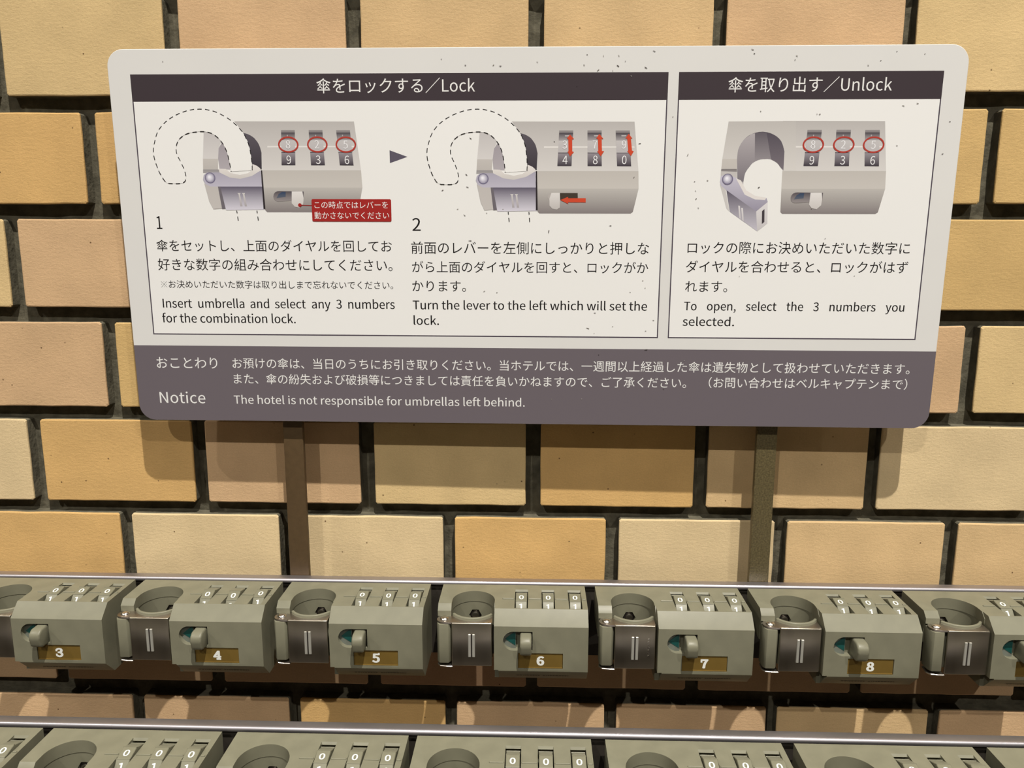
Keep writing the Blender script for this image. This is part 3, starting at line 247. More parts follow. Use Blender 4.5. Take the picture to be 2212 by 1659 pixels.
# wall: mortar bed with every brick its own piece
BW, BH = 0.118, 0.069623
Z0 = 0.1030                                  # underside of row A
JW = 0.0094
X0W, X1W, Z0W, Z1W = -0.72, 0.72, -0.62, 0.44
def wall_mesh():
    bm = bmesh.new(); rng = random.Random(5)
    nx, nz = 180, 132
    from mathutils import noise as mn
    g = []
    for j in range(nz + 1):
        row = []
        for i in range(nx + 1):
            x = X0W + (X1W - X0W) * i / nx; z = Z0W + (Z1W - Z0W) * j / nz
            y = 0.0096 + 0.0012 * mn.noise(Vector((x * 60, 3, z * 60))) + 0.0006 * mn.noise(Vector((x * 190, 9, z * 190)))
            row.append(bm.verts.new((x, y, ZO + z)))
        g.append(row)
    for j in range(nz):
        for i in range(nx):
            bm.faces.new((g[j][i], g[j][i + 1], g[j + 1][i + 1], g[j + 1][i]))
    # plain masonry around and behind
    box(bm, -4, 4, 0.020, 0.12, 0.0, ZO + 2.32)
    box(bm, -4, X0W, 0.0, 0.03, 0.0, ZO + 2.32); box(bm, X1W, 4, 0.0, 0.03, 0.0, ZO + 2.32)
    box(bm, X0W, X1W, 0.0, 0.03, ZO + Z1W, ZO + 2.32); box(bm, X0W, X1W, 0.0, 0.03, 0.0, ZO + Z0W)
    return mesh_from('wall_back', bm)
me = wall_mesh()
for p_ in me.polygons:
    if p_.normal.y > 0 and len(p_.vertices) == 4 and p_.area < 1e-4: p_.flip()
wall = link('wall_back', me, M_MORTAR); tag(wall, kind='structure')
wall['label'] = 'wall of tan, pinkish and orange bricks with deep grey mortar joints'

def brick_mesh(seed):
    rng = random.Random(seed); w_, h_ = 0.1086, 0.0602
    out = []; nL, nS = 9, 5
    jt = lambda k: rng.uniform(-k, k)
    c = 0.0012
    for i in range(nL): out.append((-w_/2 + c + (w_ - 2*c) * i / (nL - 1), -h_/2 + jt(0.00022)))
    for i in range(nS): out.append((w_/2 + jt(0.00018), -h_/2 + c + (h_ - 2*c) * i / (nS - 1)))
    for i in range(nL): out.append((w_/2 - c - (w_ - 2*c) * i / (nL - 1), h_/2 + jt(0.00025)))
    for i in range(nS): out.append((-w_/2 + jt(0.00018), h_/2 - c - (h_ - 2*c) * i / (nS - 1)))
    bm = bmesh.new(); n = len(out)
    def ring(ins, y, j=0.0):
        r = []
        for (x, z) in out:
            sx = (abs(x) - ins) / abs(x) if abs(x) > w_/2 - 0.002 else 1
            sz = (abs(z) - ins) / abs(z) if abs(z) > h_/2 - 0.002 else 1
            r.append(bm.verts.new((x * sx, y + jt(j), z * sz)))
        return r
    rings = [ring(0.0009, 0.0, 0.00003), ring(0.0002, 0.0003, 0.00006), ring(0.0, 0.0010, 0.0001), ring(0.0001, 0.0016, 0.0003), ring(0.0, 0.0165)]
    bm.faces.new(rings[0][::-1])
    for k, (a, b_) in enumerate(zip(rings, rings[1:])):
        for i in range(n):
            f = bm.faces.new((a[i], a[(i+1) % n], b_[(i+1) % n], b_[i]))
            if k == 3: f.material_index = 1      # mortar smeared down the sides of the joint
    me = mesh_from('brick', bm, smooth=None); 
    me.materials.append(M_BRICK); me.materials.append(M_MORTAR)
    return me
BM = [brick_mesh(100 + i) for i in range(8)]
MEAS = {'A1': (-242.2, -232.0), 'A2': (-123.0, -113.2), 'A3': (-5.3, 4.7), 'A4': (112.0, 120.3), 'A5': (231.2, 239.4), 'B1': (-302.1, -292.5), 'B6': (289.2, 298.0), 'C0': (-362.0, -352.1), 'D0': (-300.5, -291.0), 'D5': (288.9, 299.3), 'E0': (-361.1, -351.1), 'E1': (-242.1, -232.9), 'E2': (-123.0, -112.5), 'E3': (-5.6, 4.7), 'E4': (112.1, 121.5), 'E5': (230.8, 239.7), 'F0': (-299.3, -290.4), 'F2': (-64.6, -56.3), 'F3': (51.6, 61.0), 'F4': (170.5, 179.2), 'F5': (288.5, 297.8), 'G0': (-358.1, -349.2), 'G1': (-239.7, -230.3), 'G2': (-122.2, -112.8), 'G3': (-4.7, 3.5), 'G4': (112.5, 121.5), 'G5': (232.0, 240.0), 'H0': (-302.0, -293.1), 'H1': (-182.5, -174.1), 'H2': (-64.8, -56.2), 'H3': (53.6, 62.4), 'H4': (172.6, 180.8), 'H5': (290.4, 298.6)}
OFF = {'A': -354.9, 'B': -414.8, 'C': -357.1, 'D': -295.8, 'E': -355.0, 'F': -296.6, 'G': -353.9, 'H': -296.2}
TOPS = {'B': 92.7, 'C': 23.6, 'D': -46.3, 'E': -115.5, 'F': -184.5, 'G': -254.5, 'H': -328.0}
BOTS = {'A': 103.1, 'B': 33.5, 'C': -36.0, 'D': -106.0, 'E': -175.3, 'F': -245.5, 'G': -315.4, 'H': -384.8}
TONE = {'t': (207, 172, 121), 'p': (204, 166, 121), 'o': (208, 165, 102), 'y': (211, 179, 124), 'l': (214, 186, 138), 'g': (204, 167, 106), 'k': (200, 158, 116), 'r': (180, 130, 92)}
# tone of the brick right of joint i (first letter: joint -1)
TN = {'A': 'ttypttpyt', 'B': 'ttoopttggt', 'C': 'typtttpgt', 'D': 'tpgpttpyt', 'E': 'tlopyotlt', 'F': 'tollolttt', 'G': 'ppppkpppkp', 'H': 'tppopptpt'}
rng = random.Random(11)
ROWS = [(-5, 'V'), (-4, 'W'), (-3, 'X'), (-2, 'Y'), (-1, 'Z')] + [(i, 'ABCDEFGH'[i]) for i in range(8)] + [(8, 'I'), (9, 'J')]
NB = 0
for k, rn in ROWS:
    zb = BOTS.get(rn, (Z0 * 1000 - k * BH * 1000)) / 1000
    zt = TOPS.get(rn, (Z0 * 1000 - (k - 1) * BH * 1000 - 9.0)) / 1000
    off = OFF.get(rn, -355.0 if k % 2 == 0 else -296.2) / 1000
    def edge(i):
        key = rn + str(i)
        if key in MEAS: return MEAS[key][0] / 1000, MEAS[key][1] / 1000
        x = off + i * BW; return x - JW / 2, x + JW / 2
    i = int((X0W - off) / BW) 
    while off + (i + 1) * BW < X1W:
        xl, xr = edge(i)[1], edge(i + 1)[0]
        o = bpy.data.objects.new('brick', BM[NB % 8]); COL.objects.link(o); o.parent = wall
        o.location = ((xl + xr) / 2, rng.uniform(-0.0003, 0.0003), ZO + (zb + zt) / 2)
        o.scale = ((xr - xl) / 0.1086, 1, (zt - zb) / 0.0602)
        o.rotation_euler = (R(rng.uniform(-0.25, 0.25)), 0, R(rng.uniform(-0.2, 0.2)))
        s_ = TN.get(rn); t_ = s_[i + 2] if (s_ and 0 <= i + 2 < len(s_)) else rng.choice('ttpplyog')
        c = TONE[t_]; j = rng.uniform(0.97, 1.03)
        o.color = tuple(min(1, v * j) for v in alb(c)[:3]) + (1,)
        NB += 1; i += 1

# ================================================================ sign posts
def post(x, mt, label, zb, zt):
    bm = bmesh.new(); box(bm, -0.00675, 0.00675, 0.0, 0.0045, 0, zt - zb); bevel(bm, 0.0007, 2)
    o = link('sign_post', mesh_from('sign_post', bm, 40), mt)
    o.location = (x, -0.0175, ZO + zb); tag(o, label, 'post', 'posts carrying the instruction sign'); return o
post(-0.1640, M_POST_L, 'brown painted flat steel post under the left half of the sign', -0.245, 0.09)
post(0.1558, M_POST_R, 'speckled olive-brown flat steel post under the right half of the sign', -0.245, 0.09)

# ================================================================ instruction sign
SW, SH, SR_ = 0.52464, 0.2357, 0.0105
sign = thing('instruction_sign', 'white and grey umbrella lock instruction sign with diagrams, Japanese and English text', 'sign')
sign.matrix_world = Matrix.Translation((-0.0043, -0.0282, ZO + 0.0068)) @ Matrix.Rotation(-0.0055, 4, 'Z') @ Matrix.Rotation(0.0018072, 4, 'Y') @ Matrix.Rotation(0.026984, 4, 'X') @ Matrix.Scale(0.99347, 4)
def rrect(x0, x1, z0, z1, r, n=8):
    P = []
    for cx, cz, a0 in ((x1 - r, z0 + r, -90), (x1 - r, z1 - r, 0), (x0 + r, z1 - r, 90), (x0 + r, z0 + r, 180)):
        for i in range(n + 1):
            a = R(a0 + 90 * i / n); P.append((cx + r * math.cos(a), cz + r * math.sin(a)))
    return P
bm = bmesh.new(); prism(bm, rrect(-SW/2, SW/2, -SH/2, SH/2, SR_), 0, 0.0025, 'y'); bevel(bm, 0.0003, 1, 60)
link('sign_board', mesh_from('sign_board', bm), M_PANEL, sign)
for sx in (-0.1587, 0.1611):
    bm = bmesh.new(); box(bm, sx - 0.006, sx + 0.006, 0.0025, 0.0095, -0.10, 0.07)
    link('mounting_pad', mesh_from('mounting_pad', bm), M_DARK, sign)

class Ink:
    """flat coloured print, in millimetres on the face of the sign"""
    def __init__(s): s.V = []; s.F = []; s.C = []
    def poly(s, pts, c0, c1=None, lay=1):
        zs = [p[1] for p in pts]; zt, zb = max(zs), min(zs); a = alb(c0)[:3]; b = alb(c1 or c0)[:3]
        n = len(s.V)
        for x, z in pts:
            t = (zt - z) / (zt - zb) if zt > zb else 0
            s.V.append((x / 1000, -lay * 8e-6, z / 1000)); s.C.append(tuple(a[i] + (b[i] - a[i]) * t for i in range(3)) + (1,))
        s.F.append(list(range(n, n + len(pts))))
    def rect(s, x0, x1, z0, z1, c, lay=1): s.poly([(x0, z0), (x1, z0), (x1, z1), (x0, z1)], c, None, lay)
    def line(s, a, b, wd, c, lay=1):
        dx, dz = b[0]-a[0], b[1]-a[1]; l = math.hypot(dx, dz) or 1; nx, nz = -dz/l*wd/2, dx/l*wd/2
        s.poly([(a[0]+nx, a[1]+nz), (b[0]+nx, b[1]+nz), (b[0]-nx, b[1]-nz), (a[0]-nx, a[1]-nz)], c, None, lay)
    def ring(s, cx, cz, rx, rz, wd, c, lay, n=32):
        for i in range(n):
            a, b = 2*math.pi*i/n, 2*math.pi*(i+1)/n
            s.poly([(cx+(rx)*math.cos(a), cz+rz*math.sin(a)), (cx+rx*math.cos(b), cz+rz*math.sin(b)), (cx+(rx-wd)*math.cos(b), cz+(rz-wd)*math.sin(b)), (cx+(rx-wd)*math.cos(a), cz+(rz-wd)*math.sin(a))], c, None, lay)
    def disc(s, cx, cz, r, c0, c1, lay, n=20):
        """shaded ball print: pale middle, dark rim"""
        k = 5
        for q in range(k):
            t = 1 - 0.19 * q; f = (q / (k - 1)) ** 0.6
            col = tuple(c1[i] + (c0[i] - c1[i]) * f for i in range(3))
            s.poly([(cx - 0.15*r*(1-t) + r*t*math.cos(2*math.pi*i/n), cz + 0.2*r*(1-t) + r*t*math.sin(2*math.pi*i/n)) for i in range(n)], col, None, lay + q * 0.3)
    def add_mesh(s, verts, faces, c, lay):
        n = len(s.V); a = alb(c)[:3] + (1,)
        for x, z in verts: s.V.append((x / 1000, -lay * 8e-6, z / 1000)); s.C.append(a)
        for f in faces: s.F.append([n + i for i in f])
    def build(s, name, parent, label=None, off=(0, 0)):
        me = bpy.data.meshes.new(name)
        bm = bmesh.new(); lay = bm.verts.layers.float_color.new('ink')
        vs_ = [bm.verts.new((v[0] + off[0]/1000, v[1], v[2] + off[1]/1000)) for v in s.V]
        for v, c in zip(vs_, s.C): v[lay] = c
        for f in s.F:
            try: bm.faces.new([vs_[i] for i in f])
            except ValueError: pass
        for f in bm.faces:
            f.normal_update()
            if f.normal.y > 0: f.normal_flip()
        bmesh.ops.triangulate(bm, faces=bm.faces)
        bm.to_mesh(me); bm.free()
        o = link(name, me, M_PRINT, parent)
        if label: o['label'] = label
        return o

DG = bpy.context.evaluated_depsgraph_get
_GL = {}
def glyph(ch, offset=0.0):
    key = (ch, offset)
    if key not in _GL:
        cu = bpy.data.curves.new('txt', 'FONT'); cu.body = ch; cu.size = 1.0; cu.offset = offset; cu.resolution_u = 4
        o = bpy.data.objects.new('txt', cu); COL.objects.link(o); bpy.context.view_layer.update()
        me = bpy.data.meshes.new_from_object(o.evaluated_get(DG()))
        V = [(v.co.x, v.co.y) for v in me.vertices]; F = [list(p.vertices) for p in me.polygons]
        bpy.data.meshes.remove(me); bpy.data.objects.remove(o); bpy.data.curves.remove(cu)
        _GL[key] = (V, F)
    return _GL[key]
GK = 0.733 / max(q for p, q in GLYPHS['H'][1])      # capitals 0.733 of the type size
def text_mesh(body, offset=0.0):
    """Japanese characters from Blender's own type; Latin letters from the GLYPHS drawn above"""
    if all(ord(c) > 0x2000 for c in body): return glyph(body, offset)
    V, F, x = [], [], 0.0
    for ch in body:
        if ch == ' ': x += 0.224; continue
        if ord(ch) > 0x2000:
            g, f = glyph(ch, offset); adv = 1.0
        else:
            adv, g, f = GLYPHS[ch]; adv *= GK; g = [(p * GK, q * GK) for p, q in g]
        n = len(V)
        V += [(p + x, q) for p, q in g]; F += [[n + i for i in t] for t in f]; x += adv
    return V, F
CAP = 0.733
def text_ink(ink, s, x0, x1, zb, h, c, lay, offset=0.0, weight=0.0):
    """h = capital height in mm, words spread to fill the line; 0 keeps the type's own proportions"""
    if h and '  ' in s:
        words = s.split(); ws = [text_mesh(w_) for w_ in words]
        sz = h / CAP; sx = sz * LATIN_WIDTH
        wid = [max(v[0] for v in V) * sx for V, F in ws]
        gap = (x1 - x0 - sum(wid)) / (len(words) - 1); x = x0
        for (V, F), wd in zip(ws, wid):
            for dx in ((0, weight) if weight else (0,)):
                ink.add_mesh([(x + dx + v[0] * sx, zb + v[1] * sz) for v in V], F, c, lay + dx * 2)
            x += wd + gap
        return
    if s[0] == '\u203b':              # reference mark: a cross between four dots
        q = (x1 - x0) / len(s); cx, cz, r = x0 + q * 0.45, zb + q * 0.46, q * 0.36
        for sg in (1, -1): ink.line((cx - r, cz - sg * r), (cx + r, cz + sg * r), 0.17, c, lay)
        for dx, dz in ((0, 1), (0, -1), (1, 0), (-1, 0)): ink.rect(cx + dx * r * .8 - .16, cx + dx * r * .8 + .16, cz + dz * r * .8 - .16, cz + dz * r * .8 + .16, c, lay)
        x0 += q * 1.02; s = s[1:]
    V, F = text_mesh(s, offset)
    a, b = min(v[0] for v in V), max(v[0] for v in V); sx = (x1 - x0) / (b - a)
    cjk = any(ord(ch) > 0x2000 for ch in s)
    lo = min(v[1] for v in V) if cjk else 0.0
    sz = h / CAP if h else sx
    for dx in ((0, weight) if weight and not cjk else (0,)):
        ink.add_mesh([(x0 + dx + (v[0] - a) * sx, zb + (v[1] - lo) * sz) for v in V], F, c, lay + dx * 2)
V_, F_ = text_mesh('for the combination lock.')
LATIN_WIDTH = (87.1 / max(v[0] for v in V_)) / (5.73 / CAP)
K, Wt = (26, 22, 22), (232, 226, 214)
DARK, BAND, BORD = (62, 52, 54), (106, 96, 97), (221, 215, 203)
FRAME = (74, 64, 72)
# white panels, frames and headers
for name_, x0, x1, lb in (('printed_panel', -248.3, 84.3, None), ('printed_panel', 90.6, 248.3, None)):
    k = Ink(); k.rect(x0, x1, -59.6, 103.0, FRAME, 1); k.rect(x0 + 0.75, x1 - 0.75, -58.8, 102, (236, 230, 218), 2)
    k.build('printed_panel', sign)
for x0, x1 in ((-248.3, 84.3), (90.6, 248.3)):
    k = Ink(); k.rect(x0, x1, 86.9, 103.0, DARK, 3); k.build('header_bar', sign, 'dark header bar')
P_ = [p for p in rrect(-SW/2*1000 + .15, SW/2*1000 - .15, -SH/2*1000 + .15, -66.9, 10.4) ]
P_ = [(x, z) for x, z in P_ if z < -80]
P_ = sorted([p for p in P_ if p[0] < 0], key=lambda p: -p[1]) + sorted([p for p in P_ if p[0] >= 0], key=lambda p: p[1])
P_ = [(-SW/2*1000 + .15, -66.9)] + P_ + [(SW/2*1000 - .15, -66.9)]
k = Ink(); k.poly(P_, BAND, None, 1); k.build('notice_band', sign, 'purple-grey band along the bottom of the sign')
for s_, x0, x1, zb, h, c in TEXTS:
    k = Ink(); text_ink(k, s_, x0, x1, zb, 0 if '／' in s_ else h, K if c == 'k' else Wt, 5, 0.0, 0.12 if c == 'k' else 0.06)
    k.build('lettering', sign)
k = Ink(); k.poly(TRIANGLE, (92, 84, 94), None, 4); k.build('printed_arrow', sign)

RED = (176, 60, 48); REDA = (205, 72, 44)
def diagram(off, mode, label):
    k = Ink(); L = 4
    def add(lst):
        nonlocal L
        for pts, c0, c1 in lst: k.poly(pts, c0, c1, L); L += 0.4
    if mode < 3:
        add(BODY); add(LEFT); add(WIN)
    else:
        b0 = [list(b) for b in BODY]; b0[0][0] = [(-170.5, 75.1), (-109.1, 74.8), (-105.7, 45.5), (-168.7, 45.5)]
        add(b0); add([(p, a, b) for p, a, b in OPEN]); add(WIN)
    if mode == 2: add(SLOT2)
    else: add(SLOT); add(KNOB)
    L = max(L, 15)
    if mode < 3:
        k.poly(HOOK, (238, 232, 220), None, 16)
        LL = L; L = 17; add(LATCH)
        k.disc(RIVET[0], RIVET[1], 3.4, (236, 230, 228), (118, 110, 128), 20)
        # hidden lower end of the hook is cut off by the latch plate
        path = HOOK; per, dash = 4.85, 2.8; acc = 0.0
        def dashes(path):
            acc = 0.0
            for a, b in zip(path, path[1:]):
                l = math.hypot(b[0]-a[0], b[1]-a[1]); t = 0.0
                while t < l - 1e-6:
                    ph = (acc + t) % per
                    if ph < dash - 1e-6:
                        st = min(dash - ph, l - t); p = [a[i] + (b[i]-a[i]) * t / l for i in (0, 1)]; q = [a[i] + (b[i]-a[i]) * (t + st) / l for i in (0, 1)]
                        k.line(p, q, 0.5, K, 22); t += st
                    else: t += min(per - ph, l - t)
                acc += l
        dashes(path)
        for tl in TAILS:
            a, b = tl; 
            for t0, t1 in ((0, .26), (.6, 1)):
                k.line([a[i] + (b[i]-a[i]) * t0 for i in (0, 1)], [a[i] + (b[i]-a[i]) * t1 for i in (0, 1)], 0.5, K, 22)
    else:
        k.disc(RIVET_OPEN[0], RIVET_OPEN[1], 3.4, (236, 230, 228), (118, 110, 128), 20)
    for ch, cx, zb, h in (DIG2 if mode == 2 else DIG1):
        V, F = text_mesh(ch); a, b = min(v[0] for v in V), max(v[0] for v in V); sc = h / CAP
        k.add_mesh([(cx + (v[0] - (a + b) / 2) * sc * 0.92, zb + v[1] * sc) for v in V], F, (236, 230, 222), 22)
    # slivers of the previous numerals at the top of the windows
    for i, x in enumerate((-155.3, -137.4, -120.5)):
        k.rect(x + 3.6, x + 4.2 if mode != 2 else x + 6.6, 66.0, 66.9, (180, 172, 166), 22)
    if mode != 2:
        for cx, cz in RED_RINGS: k.ring(cx, cz, 6.5, 4.9, 0.95, RED, 24)
    else:
        for pl in RED_ARROWS: k.poly(pl, REDA, None, 24)
    k.build('lock_diagram', sign, label, off)
diagram((0, 0), 1, 'printed diagram of umbrella handle set in the lock')
diagram((173.8, -0.5), 2, 'printed diagram with red arrows turning the dials')
diagram((325.3, -0.5), 3, 'printed diagram of the opened lock')
k = Ink()
xs = [p[0] for p in CALLOUT]; zs = [p[1] for p in CALLOUT]
k.poly(rrect(min(xs), max(xs) - .2, min(zs) + .2, max(zs), 0.9, 4), (160, 38, 34), None, 26)
k.line(CALL_DOT[0], CALL_DOT[1], 0.35, (160, 38, 34), 26)
k.disc(CALL_DOT[0][0], CALL_DOT[0][1], 1.15, (160, 38, 34), (160, 38, 34), 26)
for s_, x0, x1, zb, h, c in CALL_TEXT: text_ink(k, s_, x0, x1, zb + 0.1, 0, Wt, 28)
k.build('red_callout', sign, 'small red caption box')
k = Ink(); rg = random.Random(4)
for x, z, sz, an in SCUFFS:
    c = rg.choice(((104, 96, 88), (140, 132, 120), (70, 62, 56), (160, 152, 140)))
    a = R(-an); n = 8; P = []
    for i in range(n):
        t = 2 * math.pi * i / n; rr = rg.uniform(.6, 1.15)
        px, pz = sz * 0.8 * math.cos(t) * rr, (0.30 + 0.08 * sz) * math.sin(t) * (0.65 + 0.35 * math.cos(t)) * rr
        P.append((x + px * math.cos(a) - pz * math.sin(a), z + px * math.sin(a) + pz * math.cos(a)))
    k.poly(P, c, None, 30)
so = k.build('scuff_marks', sign, 'small black scuffs and scratches'); so['kind'] = 'stuff'

# ================================================================ rack rails
RS = 1.0178
YB, ZT = -(D - 0.478 * RS), -0.2182 * RS                # back top edge line of the upper locks
def rail(dy, dz, label):
    t = thing('rack_rail', label, 'rail', (0, YB + dy * RS, ZO + ZT + dz * RS)); t.scale = (RS, RS, RS)
    bm = bmesh.new(); prism(bm, [(0.0108, 0.0), (0.0050, 0.0004), (0.0040, 0.0001), (0.0034, -0.0010), (0.0034, -0.0022), (0.0040, -0.0028), (0.0108, -0.0028)], -0.72, 0.72, 'x'); bevel(bm, 0.0004, 2, 20)
    link('top_bar', mesh_from('top_bar', bm, 40), M_RAIL, t)
    bm = bmesh.new(); box(bm, -0.72, 0.72, 0.0056, 0.0076, -0.0530, -0.0028)
    link('back_plate', mesh_from('back_plate', bm), M_DARK, t, )
    return t
rail(0, 0, 'long satin metal rail above the numbered locks, in front of the sign posts')
rail(-0.104, -0.0408, 'long satin metal rail above the lower, nearer row of locks')

# ================================================================ umbrella locks
def carve(base, cutters, bev=0.00045):
    """boolean the cutters out of base, return a mesh"""
    mb = mesh_from('b', base); ob = bpy.data.objects.new('b', mb); COL.objects.link(ob); tmp = [ob]
    for c in cutters:
        mc = mesh_from('c', c); oc = bpy.data.objects.new('c', mc); COL.objects.link(oc); tmp.append(oc)
        md = ob.modifiers.new('x', 'BOOLEAN'); md.operation = 'DIFFERENCE'; md.object = oc; md.solver = 'EXACT'
    if bev:
        md = ob.modifiers.new('v', 'BEVEL'); md.width = bev; md.segments = 2; md.limit_method = 'ANGLE'; md.angle_limit = R(32); md.harden_normals = False
    bpy.context.view_layer.update()
    me = bpy.data.meshes.new_from_object(ob.evaluated_get(DG()))
    for o in tmp: bpy.data.objects.remove(o)
    for p in me.polygons: p.use_smooth = True
    me.set_sharp_from_angle(angle=R(13)); me.materials.clear()
    return me
def pr(pts, x0, x1):
    """prism from (depth towards viewer, z) profile"""
    b = bmesh.new(); prism(b, [(-d, z) for d, z in pts], x0, x1, 'x'); return b
def cyl(cx, cy, r, z0, z1, n=48, axis='z'):
    b = bmesh.new(); prism(b, [(cx + r * math.cos(2*math.pi*i/n), cy + r * math.sin(2*math.pi*i/n)) for i in range(n)], z0, z1, axis); return b
HX, HD, HR = 0.0221, 0.0235, 0.0136
def body_mesh():
    b = bmesh.new()
    prof = [(0, 0), (-0.0344, 0), (-0.0423, -0.008), (-0.0423, -0.0377), (-0.0330, -0.0476), (0, -0.0476)]
    # housing and hook arm share one outline: extrude both and unite
    prism(b, [(d, z) for d, z in prof], 0.0361, 0.0945, 'x')
    b2 = bmesh.new()
    prism(b2, [(0, 0), (-0.0282, 0), (-0.0317, -0.0035), (-0.0317, -0.0200), (0, -0.0200)], 0.0, 0.0440, 'x')
    # unite
    m1 = mesh_from('u1', b); m2 = mesh_from('u2', b2)
    o1 = bpy.data.objects.new('u1', m1); o2 = bpy.data.objects.new('u2', m2); COL.objects.link(o1); COL.objects.link(o2)
    # second shape must not reach past the housing's own front
    md = o1.modifiers.new('u', 'BOOLEAN'); md.operation = 'UNION'; md.object = o2; md.solver = 'EXACT'
    bpy.context.view_layer.update()
    mu = bpy.data.meshes.new_from_object(o1.evaluated_get(DG()))
    bpy.data.objects.remove(o1); bpy.data.objects.remove(o2)
    base = bmesh.new(); base.from_mesh(mu)
    cut = []
    def stad(r, z0, z1):
        n = 40; P = [(HX + r, -0.06)] + [(HX + r * math.cos(math.pi * i / n), -HD + r * math.sin(math.pi * i / n)) for i in range(n + 1)] + [(HX - r, -0.06)]
        c = bmesh.new(); prism(c, P, z0, z1, 'z'); return c
    cut.append(stad(HR, -0.0074, 0.01)); cut.append(stad(HR + 0.0003, -0.06, -0.0072))
    c = bmesh.new(); box(c, -0.01, 0.0105, -0.06, -0.0300, -0.0600, -0.0071); cut.append(c)   # seat of hinge post
    for x in WHX:
        cut.append(pr([(0.0068, 0.002), (0.0068, 0.0), (0.0078, -0.0012), (0.0046, -0.0022), (0.0046, -0.0300), (0.0337, -0.0300), (0.0337, 0.002)], x - 0.0042, x + 0.0042))
    # lever window
    P = [(0.0600, -0.0114), (0.0600, -0.0240)] + [(0.0480 + 0.0063 * math.cos(R(a)), -0.0177 + 0.0063 * math.sin(R(a))) for a in range(270, 89, -12)]
    c = bmesh.new(); prism(c, P, -0.06, -0.0375, 'y'); cut.append(c)
    c = bmesh.new(); box(c, 0.0510, 0.0790, -0.06, -0.0413, -0.0358, -0.0255); cut.append(c)
    c = bmesh.new(); box(c, 0.030, 0.0388, -0.06, -0.0330, -0.06, -0.0372); cut.append(c)
    cut.append(cyl(HX, -0.0170, 0.0043, -0.012, -0.003, 6, 'y'))
    return carve(base, cut, 0.00055)
WHX = (0.0527, 0.0699, 0.0871)
WR, WD, WZ = 0.0125, 0.0185, -0.0102
def wheel_mesh():
    b = bmesh.new(); a0 = 31
    prism(b, [(-WR * math.sin(R(a0 + 36 * i)), WR * math.cos(R(a0 + 36 * i))) for i in range(10)], -0.0036, 0.0036, 'x')
    bevel(b, 0.0003, 1, 20)
    for i in range(10):       # rib between two figures
        a = R(a0 + 36 * i); n = (-math.sin(a), math.cos(a)); t = (math.cos(a), math.sin(a))
        prism(b, [(n[0] * r_ + t[0] * w_, n[1] * r_ + t[1] * w_) for r_, w_ in ((WR - 0.0008, -0.0004), (WR + 0.00012, -0.00022), (WR + 0.00012, 0.00022), (WR - 0.0008, 0.0004))], -0.0036, 0.0036, 'x')
    return mesh_from('dial_wheel', b, 20)
def dial_numeral(ch, ang, h=0.0039, wf=1.0):
    V, F = text_mesh(ch); a, b_ = min(v[0] for v in V), max(v[0] for v in V); sc = h / CAP
    bm = bmesh.new(); rr = WR * math.cos(R(18)) + 0.00004
    n = Vector((0, -math.sin(R(ang)), math.cos(R(ang)))); t = Vector((0, math.cos(R(ang)), math.sin(R(ang))))
    for q in range(9):
        dx, dz = ((0.00013 * math.cos(R(45 * q)), 0.00009 * math.sin(R(45 * q))) if q else (0, 0)); lift = n * (q * 2e-6)
        vs_ = [bm.verts.new(n * rr + lift + Vector(((v[0] - (a + b_) / 2) * sc * wf + dx, 0, 0)) + t * ((v[1] - CAP / 2) * sc + dz)) for v in V]
        for f in F: bm.faces.new([vs_[i] for i in f])
    for f in bm.faces:
        f.normal_update()
        if f.normal.dot(n) < 0: f.normal_flip()
    me = bpy.data.meshes.new('numeral'); bm.to_mesh(me); bm.free(); return me

